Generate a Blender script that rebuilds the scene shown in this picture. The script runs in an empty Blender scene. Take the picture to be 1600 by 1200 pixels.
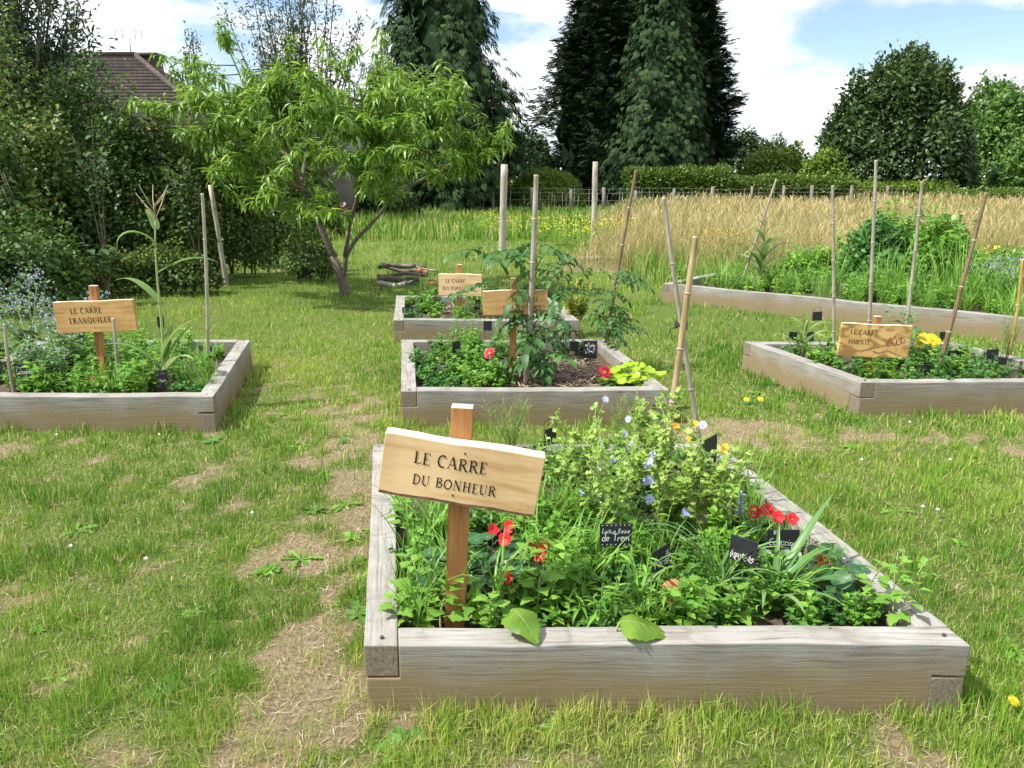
import bpy, bmesh, math, random
import numpy as np
from mathutils import Vector, Matrix

random.seed(7)
rng = np.random.default_rng(7)
scene = bpy.context.scene
col = scene.collection
R = math.radians

# ------------------------------------------------------------------ camera, sky, sun, exposure
CAM_H, FOC, PITCH = 1.55, 1240.0, R(14.7)
cam_data = bpy.data.cameras.new('camera')
cam_data.sensor_width = 36.0
cam_data.lens = FOC / 1600.0 * 36.0
cam_data.clip_start, cam_data.clip_end = 0.05, 2000.0
cam = bpy.data.objects.new('camera', cam_data)
cam.location = (0, 0, CAM_H)
cam.rotation_euler = (R(90) - PITCH, 0, 0)
col.objects.link(cam)
scene.camera = cam

SUN_TO = Vector((-0.56, -0.15, 0.82)).normalized()
world = bpy.data.worlds.new('World')
scene.world = world
world.use_nodes = True


def build_sky():
    nt = world.node_tree
    nt.nodes.clear()
    N, L = nt.nodes.new, nt.links.new
    out, bg = N('ShaderNodeOutputWorld'), N('ShaderNodeBackground')
    sky = N('ShaderNodeTexSky')
    sky.sky_type = 'NISHITA'
    sky.sun_disc = False
    sky.sun_elevation = math.asin(SUN_TO.z)
    sky.sun_rotation = math.atan2(SUN_TO.x, SUN_TO.y)
    sky.air_density, sky.dust_density, sky.ozone_density = 1.0, 0.25, 1.4
    tc = N('ShaderNodeTexCoord')
    sep = N('ShaderNodeSeparateXYZ')
    L(tc.outputs['Generated'], sep.inputs[0])
    # clouds lie on a level sheet: divide the direction by its height
    zz = N('ShaderNodeMath'); zz.operation = 'MAXIMUM'; zz.inputs[1].default_value = 0.0
    L(sep.outputs['Z'], zz.inputs[0])
    za = N('ShaderNodeMath'); za.operation = 'ADD'; za.inputs[1].default_value = 0.22
    L(zz.outputs[0], za.inputs[0])
    dv = N('ShaderNodeVectorMath'); dv.operation = 'DIVIDE'
    cmb = N('ShaderNodeCombineXYZ')
    for k in range(3):
        L(za.outputs[0], cmb.inputs[k])
    L(tc.outputs['Generated'], dv.inputs[0]); L(cmb.outputs[0], dv.inputs[1])
    off = N('ShaderNodeVectorMath'); off.operation = 'ADD'; off.inputs[1].default_value = SKY_OFF
    L(dv.outputs[0], off.inputs[0])
    n1 = N('ShaderNodeTexNoise'); n1.inputs['Scale'].default_value = 1.15
    n1.inputs['Detail'].default_value = 9; n1.inputs['Roughness'].default_value = 0.52; n1.inputs['Distortion'].default_value = 0.25
    L(off.outputs[0], n1.inputs['Vector'])
    ramp = N('ShaderNodeValToRGB')
    ramp.color_ramp.elements[0].position, ramp.color_ramp.elements[1].position = 0.40, 0.50
    ramp.color_ramp.interpolation = 'EASE'
    L(n1.outputs['Fac'], ramp.inputs[0])
    # cloud body: white tops, soft grey bellies
    n2 = N('ShaderNodeTexNoise'); n2.inputs['Scale'].default_value = 2.6; n2.inputs['Detail'].default_value = 6
    L(off.outputs[0], n2.inputs['Vector'])
    cr = N('ShaderNodeValToRGB')
    cr.color_ramp.elements[0].position, cr.color_ramp.elements[1].position = 0.38, 0.62
    cr.color_ramp.elements[0].color = (5.6, 6.0, 6.7, 1); cr.color_ramp.elements[1].color = (8.6, 8.7, 8.8, 1)
    L(n2.outputs['Fac'], cr.inputs[0])
    mix = N('ShaderNodeMixRGB')
    L(ramp.outputs['Color'], mix.inputs[0]); L(sky.outputs[0], mix.inputs[1]); L(cr.outputs[0], mix.inputs[2])
    L(mix.outputs[0], bg.inputs[0])
    bg.inputs[1].default_value = 0.115
    L(bg.outputs[0], out.inputs[0])


SKY_OFF = (12.5, 3.3, 0.5)
build_sky()
sun_data = bpy.data.lights.new('sun', 'SUN')
sun_data.energy, sun_data.angle, sun_data.color = 5.0, R(0.6), (1.0, 0.955, 0.88)
sun = bpy.data.objects.new('sun', sun_data)
sun.rotation_euler = SUN_TO.to_track_quat('Z', 'Y').to_euler()
sun.location = SUN_TO * 60
col.objects.link(sun)
scene.view_settings.view_transform = 'Standard'
scene.view_settings.look = 'None'
scene.view_settings.exposure = 0.66
scene.view_settings.gamma = 1.0
scene.view_settings.use_curve_mapping = False
scene.render.engine = 'CYCLES'
scene.cycles.max_bounces = 6
scene.cycles.transparent_max_bounces = 6
scene.cycles.use_denoising = True


# ------------------------------------------------------------------ where things stand (survey of the plot, metres)
GZ = -0.035      # the lawn lies a little below the foot of the timbers


def G(px, py, z=-0.035):
    """ground position seen at a picture point, on the level plane at height z"""
    x, v = (px - 800) / FOC, (py - 600) / FOC
    s, c = math.sin(PITCH), math.cos(PITCH)
    t = (CAM_H - z) / (s + v * c)
    return Vector((x * t, (c - v * s) * t, z))


def P(px, py, Y):
    """position seen at a picture point at the distance Y"""
    x, v = (px - 800) / FOC, (py - 600) / FOC
    s, c = math.sin(PITCH), math.cos(PITCH)
    t = Y / (c - v * s)
    return Vector((x * t, Y, CAM_H - t * (s + v * c)))


# ------------------------------------------------------------------ numpy noise
_perm = np.random.default_rng(11).random((256, 256))


def vnoise(x, y):
    x, y = np.asarray(x, float), np.asarray(y, float)
    xi, yi = np.floor(x).astype(int), np.floor(y).astype(int)
    fx, fy = x - xi, y - yi
    fx, fy = fx * fx * (3 - 2 * fx), fy * fy * (3 - 2 * fy)
    g = lambda a, b: _perm[a % 256, b % 256]
    return (g(xi, yi) * (1 - fx) + g(xi + 1, yi) * fx) * (1 - fy) + (g(xi, yi + 1) * (1 - fx) + g(xi + 1, yi + 1) * fx) * fy


def fbm(x, y, o=4):
    s, a, tot = 0, 0.5, 0
    for k in range(o):
        s = s + a * vnoise(x * 2 ** k + 17.3 * k, y * 2 ** k + 5.1 * k); tot += a; a *= 0.5
    return s / tot


def ground_z(x, y):
    return GZ + (fbm(np.asarray(x) * 0.9 + 40, np.asarray(y) * 0.9 + 9, 3) - 0.5) * 0.03


# ------------------------------------------------------------------ mesh builder
class MB:
    def __init__(self):
        self.v, self.q, self.t, self.a, self.n = [], [], [], [], 0

    def add(self, V, Q=None, T=None, tint=0.5):
        V = np.asarray(V, float).reshape(-1, 3)
        if Q is not None and len(Q):
            self.q.append(np.asarray(Q, int).reshape(-1, 4) + self.n)
        if T is not None and len(T):
            self.t.append(np.asarray(T, int).reshape(-1, 3) + self.n)
        self.v.append(V)
        self.a.append(np.broadcast_to(np.asarray(tint, float), (len(V),)).copy())
        self.n += len(V)

    def scatter(self, tm, pos, M, s, tint):
        """many copies of a leaf template: positions, rotation matrices, sizes and tints as arrays"""
        V, Q = tm
        n, k = len(pos), len(V)
        s = np.broadcast_to(np.asarray(s, float), (n,))
        W = np.einsum('nij,kj->nki', M, V) * s[:, None, None] + np.asarray(pos)[:, None, :]
        F = np.asarray(Q)[None] + (np.arange(n) * k)[:, None, None]
        tint = np.repeat(np.broadcast_to(np.asarray(tint, float), (n,)), k)
        if F.shape[2] == 4:
            self.add(W.reshape(-1, 3), Q=F.reshape(-1, 4), tint=tint)
        else:
            self.add(W.reshape(-1, 3), T=F.reshape(-1, 3), tint=tint)

    def tube(self, pts, rad, seg=6, tint=0.5, cap=True):
        pts = np.asarray([tuple(p) for p in pts], float)
        k = len(pts)
        rad = np.broadcast_to(np.asarray(rad, float), (k,))
        d = np.gradient(pts, axis=0)
        d /= np.linalg.norm(d, axis=1)[:, None] + 1e-9
        ref = np.array([1.0, 0, 0]) if abs(d[0, 0]) < 0.8 else np.array([0, 1.0, 0])
        a = np.arange(seg) * 2 * math.pi / seg
        V = []
        for i in range(k):
            u = np.cross(d[i], ref); u /= np.linalg.norm(u) + 1e-9
            w = np.cross(d[i], u)
            V.append(pts[i] + rad[i] * (np.cos(a)[:, None] * u + np.sin(a)[:, None] * w))
        V = np.concatenate(V)
        Q = [(i * seg + j, i * seg + (j + 1) % seg, (i + 1) * seg + (j + 1) % seg, (i + 1) * seg + j) for i in range(k - 1) for j in range(seg)]
        T = []
        if cap:
            b = len(V)
            V = np.vstack([V, pts[:1], pts[-1:]])
            T = [(b, (j + 1) % seg, j) for j in range(seg)] + [(b + 1, (k - 1) * seg + j, (k - 1) * seg + (j + 1) % seg) for j in range(seg)]
        self.add(V, Q, T, tint)

    def ribbon(self, pts, wid, side, tint=0.5, fold=0.0):
        """leaf-like strip along pts, 3 vertices across"""
        pts = np.asarray([tuple(p) for p in pts], float)
        k = len(pts)
        wid = np.broadcast_to(np.asarray(wid, float), (k,))
        side = np.asarray(side, float)
        if side.ndim == 1:
            side = np.tile(side, (k, 1))
        d = np.gradient(pts, axis=0); d /= np.linalg.norm(d, axis=1)[:, None] + 1e-9
        nrm = np.cross(d, side)
        V = np.stack([pts - side * wid[:, None] + nrm * (fold * wid)[:, None], pts, pts + side * wid[:, None] + nrm * (fold * wid)[:, None]], 1).reshape(-1, 3)
        Q = []
        for i in range(k - 1):
            a = i * 3
            Q += [(a, a + 1, a + 4, a + 3), (a + 1, a + 2, a + 5, a + 4)]
        self.add(V, Q, tint=tint)

    def box(self, c, s, tint=0.5):
        x, y, z = s[0] / 2, s[1] / 2, s[2] / 2
        V = np.array([(-x, -y, -z), (x, -y, -z), (x, y, -z), (-x, y, -z), (-x, -y, z), (x, -y, z), (x, y, z), (-x, y, z)]) + np.asarray(c)
        self.add(V, [(0, 3, 2, 1), (4, 5, 6, 7), (0, 1, 5, 4), (1, 2, 6, 5), (2, 3, 7, 6), (3, 0, 4, 7)], tint=tint)

    def mesh(self, name, mat, smooth=False):
        me = bpy.data.meshes.new(name)
        V = np.concatenate(self.v)
        Q = np.concatenate(self.q) if self.q else np.zeros((0, 4), int)
        T = np.concatenate(self.t) if self.t else np.zeros((0, 3), int)
        me.vertices.add(len(V)); me.vertices.foreach_set('co', V.astype(np.float32).ravel())
        li = np.concatenate([Q.ravel(), T.ravel()])
        me.loops.add(len(li)); me.loops.foreach_set('vertex_index', li.astype(np.int32))
        nq, ntr = len(Q), len(T)
        me.polygons.add(nq + ntr)
        me.polygons.foreach_set('loop_start', np.concatenate([np.arange(nq) * 4, nq * 4 + np.arange(ntr) * 3]).astype(np.int32))
        if smooth:
            me.polygons.foreach_set('use_smooth', np.ones(nq + ntr, bool))
        me.update(calc_edges=True)
        me.attributes.new('tint', 'FLOAT', 'POINT').data.foreach_set('value', np.concatenate(self.a).astype(np.float32))
        me.materials.append(mat)
        return me

    def build(self, name, mat, parent=None, smooth=False):
        return link(name, self.mesh(name, mat, smooth), parent)


def link(name, me, parent=None, mw=None):
    o = bpy.data.objects.new(name, me)
    col.objects.link(o)
    if parent is not None:
        o.parent = parent
    if mw is not None:
        o.matrix_local = mw
    return o


def tag(o, label=None, cat=None, group=None, kind=None):
    if label: o['label'] = label
    if cat: o['category'] = cat
    if group: o['group'] = group
    if kind: o['kind'] = kind
    return o


def thing(name, label, cat, loc=(0, 0, 0), rz=0.0, group=None):
    o = bpy.data.objects.new(name, None)
    o.empty_display_size = 0.1
    col.objects.link(o)
    o.location = loc
    o.rotation_euler = (0, 0, rz)
    return tag(o, label, cat, group)


def copy_tree(o, parent=None):
    c = o.copy(); col.objects.link(c)
    if parent is not None:
        c.parent = parent
    for ch in o.children:
        copy_tree(ch, c)
    return c


def frames(d, up=(0, 0, 1), roll=0.0):
    """rotation matrices whose x axis is d and whose z axis is as near to up as can be"""
    d = np.asarray(d, float); d = d / (np.linalg.norm(d, axis=1)[:, None] + 1e-9)
    up = np.broadcast_to(np.asarray(up, float), d.shape)
    y = np.cross(up, d); y /= np.linalg.norm(y, axis=1)[:, None] + 1e-6
    z = np.cross(d, y)
    roll = np.broadcast_to(np.asarray(roll, float), (len(d),))
    c, s = np.cos(roll)[:, None], np.sin(roll)[:, None]
    y2, z2 = c * y + s * z, -s * y + c * z
    return np.stack([d, y2, z2], 2)


def frame1(d, up=(0, 0, 1), roll=0.0, loc=(0, 0, 0), s=1.0):
    M = frames(np.array([tuple(d)]), up, roll)[0] * s
    m = Matrix(M.tolist()).to_4x4()
    m.translation = loc
    return m


def rdir(n, zlo=-1.0, zhi=1.0):
    z = rng.uniform(zlo, zhi, n); a = rng.uniform(0, 2 * math.pi, n); r = np.sqrt(1 - z * z)
    return np.stack([r * np.cos(a), r * np.sin(a), z], 1)


# ------------------------------------------------------------------ leaf shapes (length 1 along x)
def leaf_shape(n=3, wf=None, w=0.3, fold=0.25, droop=0.25, teeth=0.0):
    wf = wf or (lambda t: math.sin(math.pi * min(1, t * 0.93 + 0.05)) ** 0.8)
    V, Q = [], []
    for i in range(n + 1):
        t = i / n
        h = w * 0.5 * max(0.02, wf(t)) * (1 + (teeth if i % 2 else -teeth))
        z = -droop * t * t
        V += [(t, -h, z + fold * h), (t, 0, z), (t, h, z + fold * h)]
    for i in range(n):
        a = i * 3
        Q += [(a, a + 3, a + 4, a + 1), (a + 1, a + 4, a + 5, a + 2)]
    return np.array(V), np.array(Q)


def diamond(w=0.5, fold=0.2, droop=0.1):
    V = np.array([(0, 0, 0), (0.45, -w / 2, fold * w / 2), (1, 0, -droop), (0.45, w / 2, fold * w / 2)])
    return V, np.array([(0, 1, 2, 3)])


LANCE = leaf_shape(3, lambda t: math.sin(math.pi * (t * 0.92 + 0.04)) ** 0.7, 0.21, 0.40, 0.5)
OVATE = leaf_shape(3, lambda t: math.sin(math.pi * (t ** 0.75 * 0.95 + 0.03)), 0.62, 0.25, 0.22)
SMALL = leaf_shape(2, lambda t: (0.15, 1.0, 0.05)[int(round(t * 2))], 0.6, 0.3, 0.15)
DIAM = diamond()
BROAD = diamond(0.66, 0.35, 0.12)
NARROW = diamond(0.28, 0.3, 0.2)


# ------------------------------------------------------------------ materials
def new_mat(name):
    m = bpy.data.materials.new(name); m.use_nodes = True
    nt = m.node_tree
    for n in list(nt.nodes):
        nt.nodes.remove(n)
    out = nt.nodes.new('ShaderNodeOutputMaterial')
    b = nt.nodes.new('ShaderNodeBsdfPrincipled')
    nt.links.new(b.outputs[0], out.inputs[0])
    return m, nt, b, out


def ramp_node(nt, stops):
    r = nt.nodes.new('ShaderNodeValToRGB')
    e = r.color_ramp.elements
    while len(e) < len(stops):
        e.new(0.5)
    for i, (p, c) in enumerate(stops):
        e[i].position = p; e[i].color = (*c, 1)
    return r


def leaf_mat(name, stops, rough=0.5, trans=0.3, vary=0.25, spec=0.35):
    m, nt, b, out = new_mat(name)
    L = nt.links.new
    at = nt.nodes.new('ShaderNodeAttribute'); at.attribute_name = 'tint'
    oi = nt.nodes.new('ShaderNodeObjectInfo')
    ma = nt.nodes.new('ShaderNodeMath'); ma.operation = 'MULTIPLY_ADD'
    ma.inputs[1].default_value = vary; L(oi.outputs['Random'], ma.inputs[0]); L(at.outputs['Fac'], ma.inputs[2])
    sb = nt.nodes.new('ShaderNodeMath'); sb.operation = 'SUBTRACT'; sb.inputs[1].default_value = vary / 2
    L(ma.outputs[0], sb.inputs[0])
    r = ramp_node(nt, stops); L(sb.outputs[0], r.inputs[0])
    L(r.outputs[0], b.inputs['Base Color'])
    b.inputs['Roughness'].default_value = rough
    b.inputs['Specular IOR Level'].default_value = spec
    if trans > 0:
        tr = nt.nodes.new('ShaderNodeBsdfTranslucent')
        hs = nt.nodes.new('ShaderNodeHueSaturation'); hs.inputs['Value'].default_value = 1.5; hs.inputs['Hue'].default_value = 0.485
        L(r.outputs[0], hs.inputs['Color']); L(hs.outputs[0], tr.inputs[0])
        mx = nt.nodes.new('ShaderNodeMixShader'); mx.inputs[0].default_value = trans
        L(b.outputs[0], mx.inputs[1]); L(tr.outputs[0], mx.inputs[2]); L(mx.outputs[0], out.inputs[0])
    return m


def flat_mat(name, c, rough=0.6, noise=0.0, scale=30, metal=0.0, spec=0.4):
    m, nt, b, out = new_mat(name)
    b.inputs['Roughness'].default_value = rough
    b.inputs['Metallic'].default_value = metal
    b.inputs['Specular IOR Level'].default_value = spec
    if noise > 0:
        tc = nt.nodes.new('ShaderNodeTexCoord')
        n = nt.nodes.new('ShaderNodeTexNoise'); n.inputs['Scale'].default_value = scale; n.inputs['Detail'].default_value = 5
        nt.links.new(tc.outputs['Object'], n.inputs['Vector'])
        r = ramp_node(nt, [(0.3, tuple(max(0, x * (1 - noise)) for x in c)), (0.7, tuple(x * (1 + noise) for x in c))])
        nt.links.new(n.outputs['Fac'], r.inputs[0]); nt.links.new(r.outputs[0], b.inputs['Base Color'])
        bp = nt.nodes.new('ShaderNodeBump'); bp.inputs['Strength'].default_value = 0.3; bp.inputs['Distance'].default_value = 0.004
        nt.links.new(n.outputs['Fac'], bp.inputs['Height']); nt.links.new(bp.outputs[0], b.inputs['Normal'])
    else:
        b.inputs['Base Color'].default_value = (*c, 1)
    return m


def wood_mat(name, light, mid, dark, along=(1.0, 14, 14), bands=True, mud=None, rough=0.75, stain=None, bump=0.5):
    """weathered timber: fibres run along the local x axis (or the axis with the small scale)"""
    m, nt, b, out = new_mat(name)
    N, L = nt.nodes.new, nt.links.new
    tc = N('ShaderNodeTexCoord'); oi = N('ShaderNodeObjectInfo')
    ofs = N('ShaderNodeVectorMath'); ofs.operation = 'MULTIPLY_ADD'
    ofs.inputs[1].default_value = (7.0, 3.0, 5.0)
    cb = N('ShaderNodeCombineXYZ')
    for k in range(3):
        L(oi.outputs['Random'], cb.inputs[k])
    L(cb.outputs[0], ofs.inputs[0]); L(tc.outputs['Object'], ofs.inputs[2])
    # slow wander so that the grain bends round knots
    nw = N('ShaderNodeTexNoise'); nw.inputs['Scale'].default_value = 3.2; nw.inputs['Detail'].default_value = 2
    L(ofs.outputs[0], nw.inputs['Vector'])
    wv = N('ShaderNodeVectorMath'); wv.operation = 'MULTIPLY_ADD'; wv.inputs[1].default_value = (0.03, 0.03, 0.03)
    L(nw.outputs['Color'], wv.inputs[0]); L(ofs.outputs[0], wv.inputs[2])
    mp = N('ShaderNodeMapping'); mp.inputs['Scale'].default_value = along
    L(wv.outputs[0], mp.inputs['Vector'])
    n1 = N('ShaderNodeTexNoise'); n1.inputs['Scale'].default_value = 4.0; n1.inputs['Detail'].default_value = 7; n1.inputs['Roughness'].default_value = 0.65
    L(mp.outputs[0], n1.inputs['Vector'])
    r1 = ramp_node(nt, [(0.30, dark), (0.48, mid), (0.66, light)])
    L(n1.outputs['Fac'], r1.inputs[0])
    # broad weathering patches
    n2 = N('ShaderNodeTexNoise'); n2.inputs['Scale'].default_value = 5.0; n2.inputs['Detail'].default_value = 4
    L(ofs.outputs[0], n2.inputs['Vector'])
    r2 = ramp_node(nt, [(0.35, (0.80, 0.77, 0.72)), (0.62, (1.05, 1.05, 1.04))])
    L(n2.outputs['Fac'], r2.inputs[0])
    mul = N('ShaderNodeMixRGB'); mul.blend_type = 'MULTIPLY'; mul.inputs[0].default_value = 0.85
    L(r1.outputs[0], mul.inputs[1]); L(r2.outputs[0], mul.inputs[2])
    colout = mul.outputs[0]
    hgt = n1.outputs['Fac']
    if bands:
        wvt = N('ShaderNodeTexWave'); wvt.wave_type = 'BANDS'; wvt.bands_direction = 'Z'
        wvt.inputs['Scale'].default_value = 1.6; wvt.inputs['Distortion'].default_value = 2.2; wvt.inputs['Detail'].default_value = 3; wvt.inputs['Detail Scale'].default_value = 0.7
        L(mp.outputs[0], wvt.inputs['Vector'])
        rb = ramp_node(nt, [(0.0, (0.62, 0.58, 0.54)), (0.25, (1, 1, 1))])
        L(wvt.outputs['Fac'], rb.inputs[0])
        m2 = N('ShaderNodeMixRGB'); m2.blend_type = 'MULTIPLY'; m2.inputs[0].default_value = 0.5
        L(colout, m2.inputs[1]); L(rb.outputs[0], m2.inputs[2]); colout = m2.outputs[0]
    # dark drying cracks
    mpc = N('ShaderNodeMapping'); mpc.inputs['Scale'].default_value = tuple(a * 1.6 for a in along)
    L(wv.outputs[0], mpc.inputs['Vector'])
    nc = N('ShaderNodeTexNoise'); nc.inputs['Scale'].default_value = 2.0; nc.inputs['Detail'].default_value = 2
    L(mpc.outputs[0], nc.inputs['Vector'])
    rc = ramp_node(nt, [(0.24, (0.35, 0.31, 0.28)), (0.30, (1, 1, 1))])
    L(nc.outputs['Fac'], rc.inputs[0])
    m3 = N('ShaderNodeMixRGB'); m3.blend_type = 'MULTIPLY'; m3.inputs[0].default_value = 0.9
    L(colout, m3.inputs[1]); L(rc.outputs[0], m3.inputs[2]); colout = m3.outputs[0]
    if mud:   # splashed earth with a ragged upper edge
        sp = N('ShaderNodeSeparateXYZ'); L(tc.outputs['Object'], sp.inputs[0])
        nm = N('ShaderNodeTexNoise'); nm.inputs['Scale'].default_value = 6; nm.inputs['Detail'].default_value = 6
        L(ofs.outputs[0], nm.inputs['Vector'])
        ad = N('ShaderNodeMath'); ad.operation = 'MULTIPLY_ADD'; ad.inputs[1].default_value = -0.16
        L(nm.outputs['Fac'], ad.inputs[0]); L(sp.outputs['Z'], ad.inputs[2])
        mr = N('ShaderNodeMapRange'); mr.inputs['From Min'].default_value = -0.02; mr.inputs['From Max'].default_value = 0.105
        mr.inputs['To Min'].default_value = 0.92; mr.inputs['To Max'].default_value = 0.0
        L(ad.outputs[0], mr.inputs['Value'])
        m4 = N('ShaderNodeMixRGB'); m4.inputs[2].default_value = (*mud, 1)
        L(mr.outputs[0], m4.inputs[0]); L(colout, m4.inputs[1]); colout = m4.outputs[0]
    if stain:
        ns = N('ShaderNodeTexNoise'); ns.inputs['Scale'].default_value = stain[1]; ns.inputs['Detail'].default_value = 3; ns.inputs['Distortion'].default_value = 1.0
        mps = N('ShaderNodeMapping'); mps.inputs['Scale'].default_value = (1, 1, 2.2); L(ofs.outputs[0], mps.inputs['Vector']); L(mps.outputs[0], ns.inputs['Vector'])
        rs = ramp_node(nt, [(stain[2], (0, 0, 0)), (stain[2] + 0.14, (0.8, 0.8, 0.8))]); L(ns.outputs['Fac'], rs.inputs[0])
        m5 = N('ShaderNodeMixRGB'); m5.inputs[2].default_value = (*stain[0], 1)
        L(rs.outputs[0], m5.inputs[0]); L(colout, m5.inputs[1]); colout = m5.outputs[0]
    L(colout, b.inputs['Base Color'])
    b.inputs['Roughness'].default_value = rough
    b.inputs['Specular IOR Level'].default_value = 0.25
    bp = N('ShaderNodeBump'); bp.inputs['Strength'].default_value = bump; bp.inputs['Distance'].default_value = 0.004
    L(hgt, bp.inputs['Height']); L(bp.outputs[0], b.inputs['Normal'])
    return m


M = {}
M['sleeper'] = wood_mat('weathered_sleeper', (0.335, 0.33, 0.318), (0.285, 0.277, 0.26), (0.15, 0.138, 0.12), along=(0.8, 24, 24), mud=(0.225, 0.17, 0.09))
M['endgrain'] = flat_mat('end_grain', (0.19, 0.155, 0.115), 0.85, 0.35, 90)
M['board'] = wood_mat('oiled_board', (0.60, 0.39, 0.17), (0.53, 0.32, 0.13), (0.37, 0.20, 0.07), along=(0.7, 9, 9), rough=0.55, bump=0.1, bands=False)
M['board_pale'] = wood_mat('pale_oiled_board', (0.78, 0.58, 0.35), (0.72, 0.51, 0.28), (0.52, 0.32, 0.14), along=(0.7, 8, 8), rough=0.55, bump=0.1, bands=False)
M['board_stained'] = wood_mat('smudged_board', (0.72, 0.50, 0.21), (0.66, 0.43, 0.17), (0.5, 0.3, 0.1), along=(0.7, 9, 9), rough=0.55, bump=0.1, bands=False, stain=((0.24, 0.13, 0.035), 6.0, 0.46))
M['bark_edge'] = flat_mat('bark_edge', (0.10, 0.055, 0.03), 0.9, 0.4, 60)
M['board_top'] = flat_mat('sawn_top', (0.72, 0.62, 0.50), 0.8, 0.15, 50)
M['post'] = wood_mat('stained_post', (0.47, 0.24, 0.09), (0.37, 0.17, 0.06), (0.24, 0.10, 0.035), along=(14, 14, 1.0), bands=False, rough=0.6, bump=0.3)
M['oldpost'] = wood_mat('grey_post', (0.50, 0.47, 0.42), (0.38, 0.35, 0.30), (0.20, 0.18, 0.15), along=(14, 14, 1.0), bands=False)
M['fence_post'] = wood_mat('dull_fence_post', (0.26, 0.24, 0.21), (0.19, 0.175, 0.15), (0.10, 0.09, 0.075), along=(14, 14, 1.0), bands=False)
M['bamboo_grey'] = wood_mat('grey_bamboo', (0.42, 0.39, 0.33), (0.33, 0.30, 0.245), (0.20, 0.175, 0.14), along=(20, 20, 1.2), bands=False, rough=0.5, bump=0.2)
M['bamboo_tan'] = wood_mat('tan_bamboo', (0.46, 0.36, 0.22), (0.37, 0.275, 0.155), (0.23, 0.16, 0.085), along=(20, 20, 1.2), bands=False, rough=0.45, bump=0.2)
M['bamboo_brown'] = wood_mat('brown_bamboo', (0.27, 0.19, 0.12), (0.20, 0.135, 0.085), (0.11, 0.075, 0.05), along=(20, 20, 1.2), bands=False, rough=0.45, bump=0.2)
M['bamboo_orange'] = wood_mat('orange_bamboo', (0.55, 0.36, 0.14), (0.45, 0.28, 0.10), (0.3, 0.17, 0.06), along=(20, 20, 1.2), bands=False, rough=0.45, bump=0.2)
M['node'] = flat_mat('bamboo_node', (0.30, 0.26, 0.20), 0.6, 0.3, 80)
M['ink'] = flat_mat('burnt_lettering', (0.035, 0.02, 0.012), 0.8)
M['chalk'] = flat_mat('chalk_writing', (0.82, 0.82, 0.80), 0.9)
M['slate'] = flat_mat('slate', (0.018, 0.020, 0.024), 0.55, 0.3, 40)
M['wire'] = flat_mat('black_wire', (0.02, 0.02, 0.02), 0.5)
M['screw'] = flat_mat('rusty_screw', (0.07, 0.05, 0.04), 0.6)
M['twine'] = flat_mat('twine', (0.05, 0.04, 0.035), 0.9)
M['pepper_paint'] = flat_mat('faded_red_paint', (0.33, 0.11, 0.06), 0.6)
M['terracotta'] = flat_mat('terracotta', (0.52, 0.21, 0.105), 0.8, 0.2, 25)
M['rock'] = flat_mat('field_stone', (0.21, 0.165, 0.125), 0.9, 0.4, 18)
M['soil'] = flat_mat('bed_soil', (0.075, 0.052, 0.035), 0.95, 0.5, 40)
M['mulch'] = leaf_mat('straw_mulch', [(0, (0.12, 0.08, 0.045)), (0.5, (0.34, 0.26, 0.17)), (1, (0.52, 0.43, 0.31))], 0.8, 0.0, 0)
M['bark'] = flat_mat('grey_bark', (0.13, 0.105, 0.08), 0.9, 0.4, 25)
M['stem'] = flat_mat('green_stem', (0.13, 0.20, 0.05), 0.6)
M['stem_pale'] = flat_mat('pale_stem', (0.27, 0.33, 0.12), 0.6)
M['twig'] = flat_mat('dry_twig', (0.18, 0.12, 0.08), 0.8, 0.3, 40)
g = lambda *s: [(i / (len(s) - 1), c) for i, c in enumerate(s)]
M['lawn'] = leaf_mat('lawn_blades', [(0, (0.065, 0.19, 0.014)), (0.4, (0.185, 0.345, 0.032)), (0.7, (0.36, 0.45, 0.075)), (0.85, (0.48, 0.43, 0.17)), (1, (0.56, 0.46, 0.28))], 0.55, 0.25, 0)
M['meadow'] = leaf_mat('meadow_stalks', [(0, (0.11, 0.19, 0.035)), (0.35, (0.26, 0.26, 0.09)), (0.6, (0.42, 0.345, 0.15)), (1, (0.56, 0.475, 0.26))], 0.7, 0.2, 0)
M['straw'] = leaf_mat('dry_straw', g((0.22, 0.15, 0.09), (0.42, 0.33, 0.22), (0.60, 0.52, 0.40)), 0.8, 0.0, 0)
M['peach'] = leaf_mat('peach_leaves', g((0.045, 0.12, 0.012), (0.115, 0.245, 0.02), (0.26, 0.41, 0.06)), 0.38, 0.35, 0, 0.5)
M['dark_conifer'] = leaf_mat('dark_cypress', g((0.008, 0.018, 0.008), (0.018, 0.034, 0.014), (0.036, 0.06, 0.022)), 0.75, 0.05, 0, 0.15)
M['mid_conifer'] = leaf_mat('green_cypress', g((0.014, 0.034, 0.013), (0.032, 0.068, 0.023), (0.07, 0.12, 0.04)), 0.75, 0.06, 0, 0.15)
M['oak'] = leaf_mat('oak_leaves', g((0.018, 0.042, 0.010), (0.04, 0.085, 0.018), (0.085, 0.14, 0.032)), 0.5, 0.2, 0)
M['lime'] = leaf_mat('light_tree_leaves', g((0.036, 0.090, 0.015), (0.078, 0.180, 0.028), (0.144, 0.264, 0.050)), 0.5, 0.25, 0)
M['shrub'] = leaf_mat('yellow_green_shrub', g((0.06, 0.12, 0.012), (0.13, 0.22, 0.022), (0.24, 0.33, 0.045)), 0.5, 0.25, 0)
M['hedge'] = leaf_mat('hedge_leaves', g((0.031, 0.072, 0.010), (0.093, 0.166, 0.023), (0.166, 0.243, 0.042)), 0.4, 0.2, 0)
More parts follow.
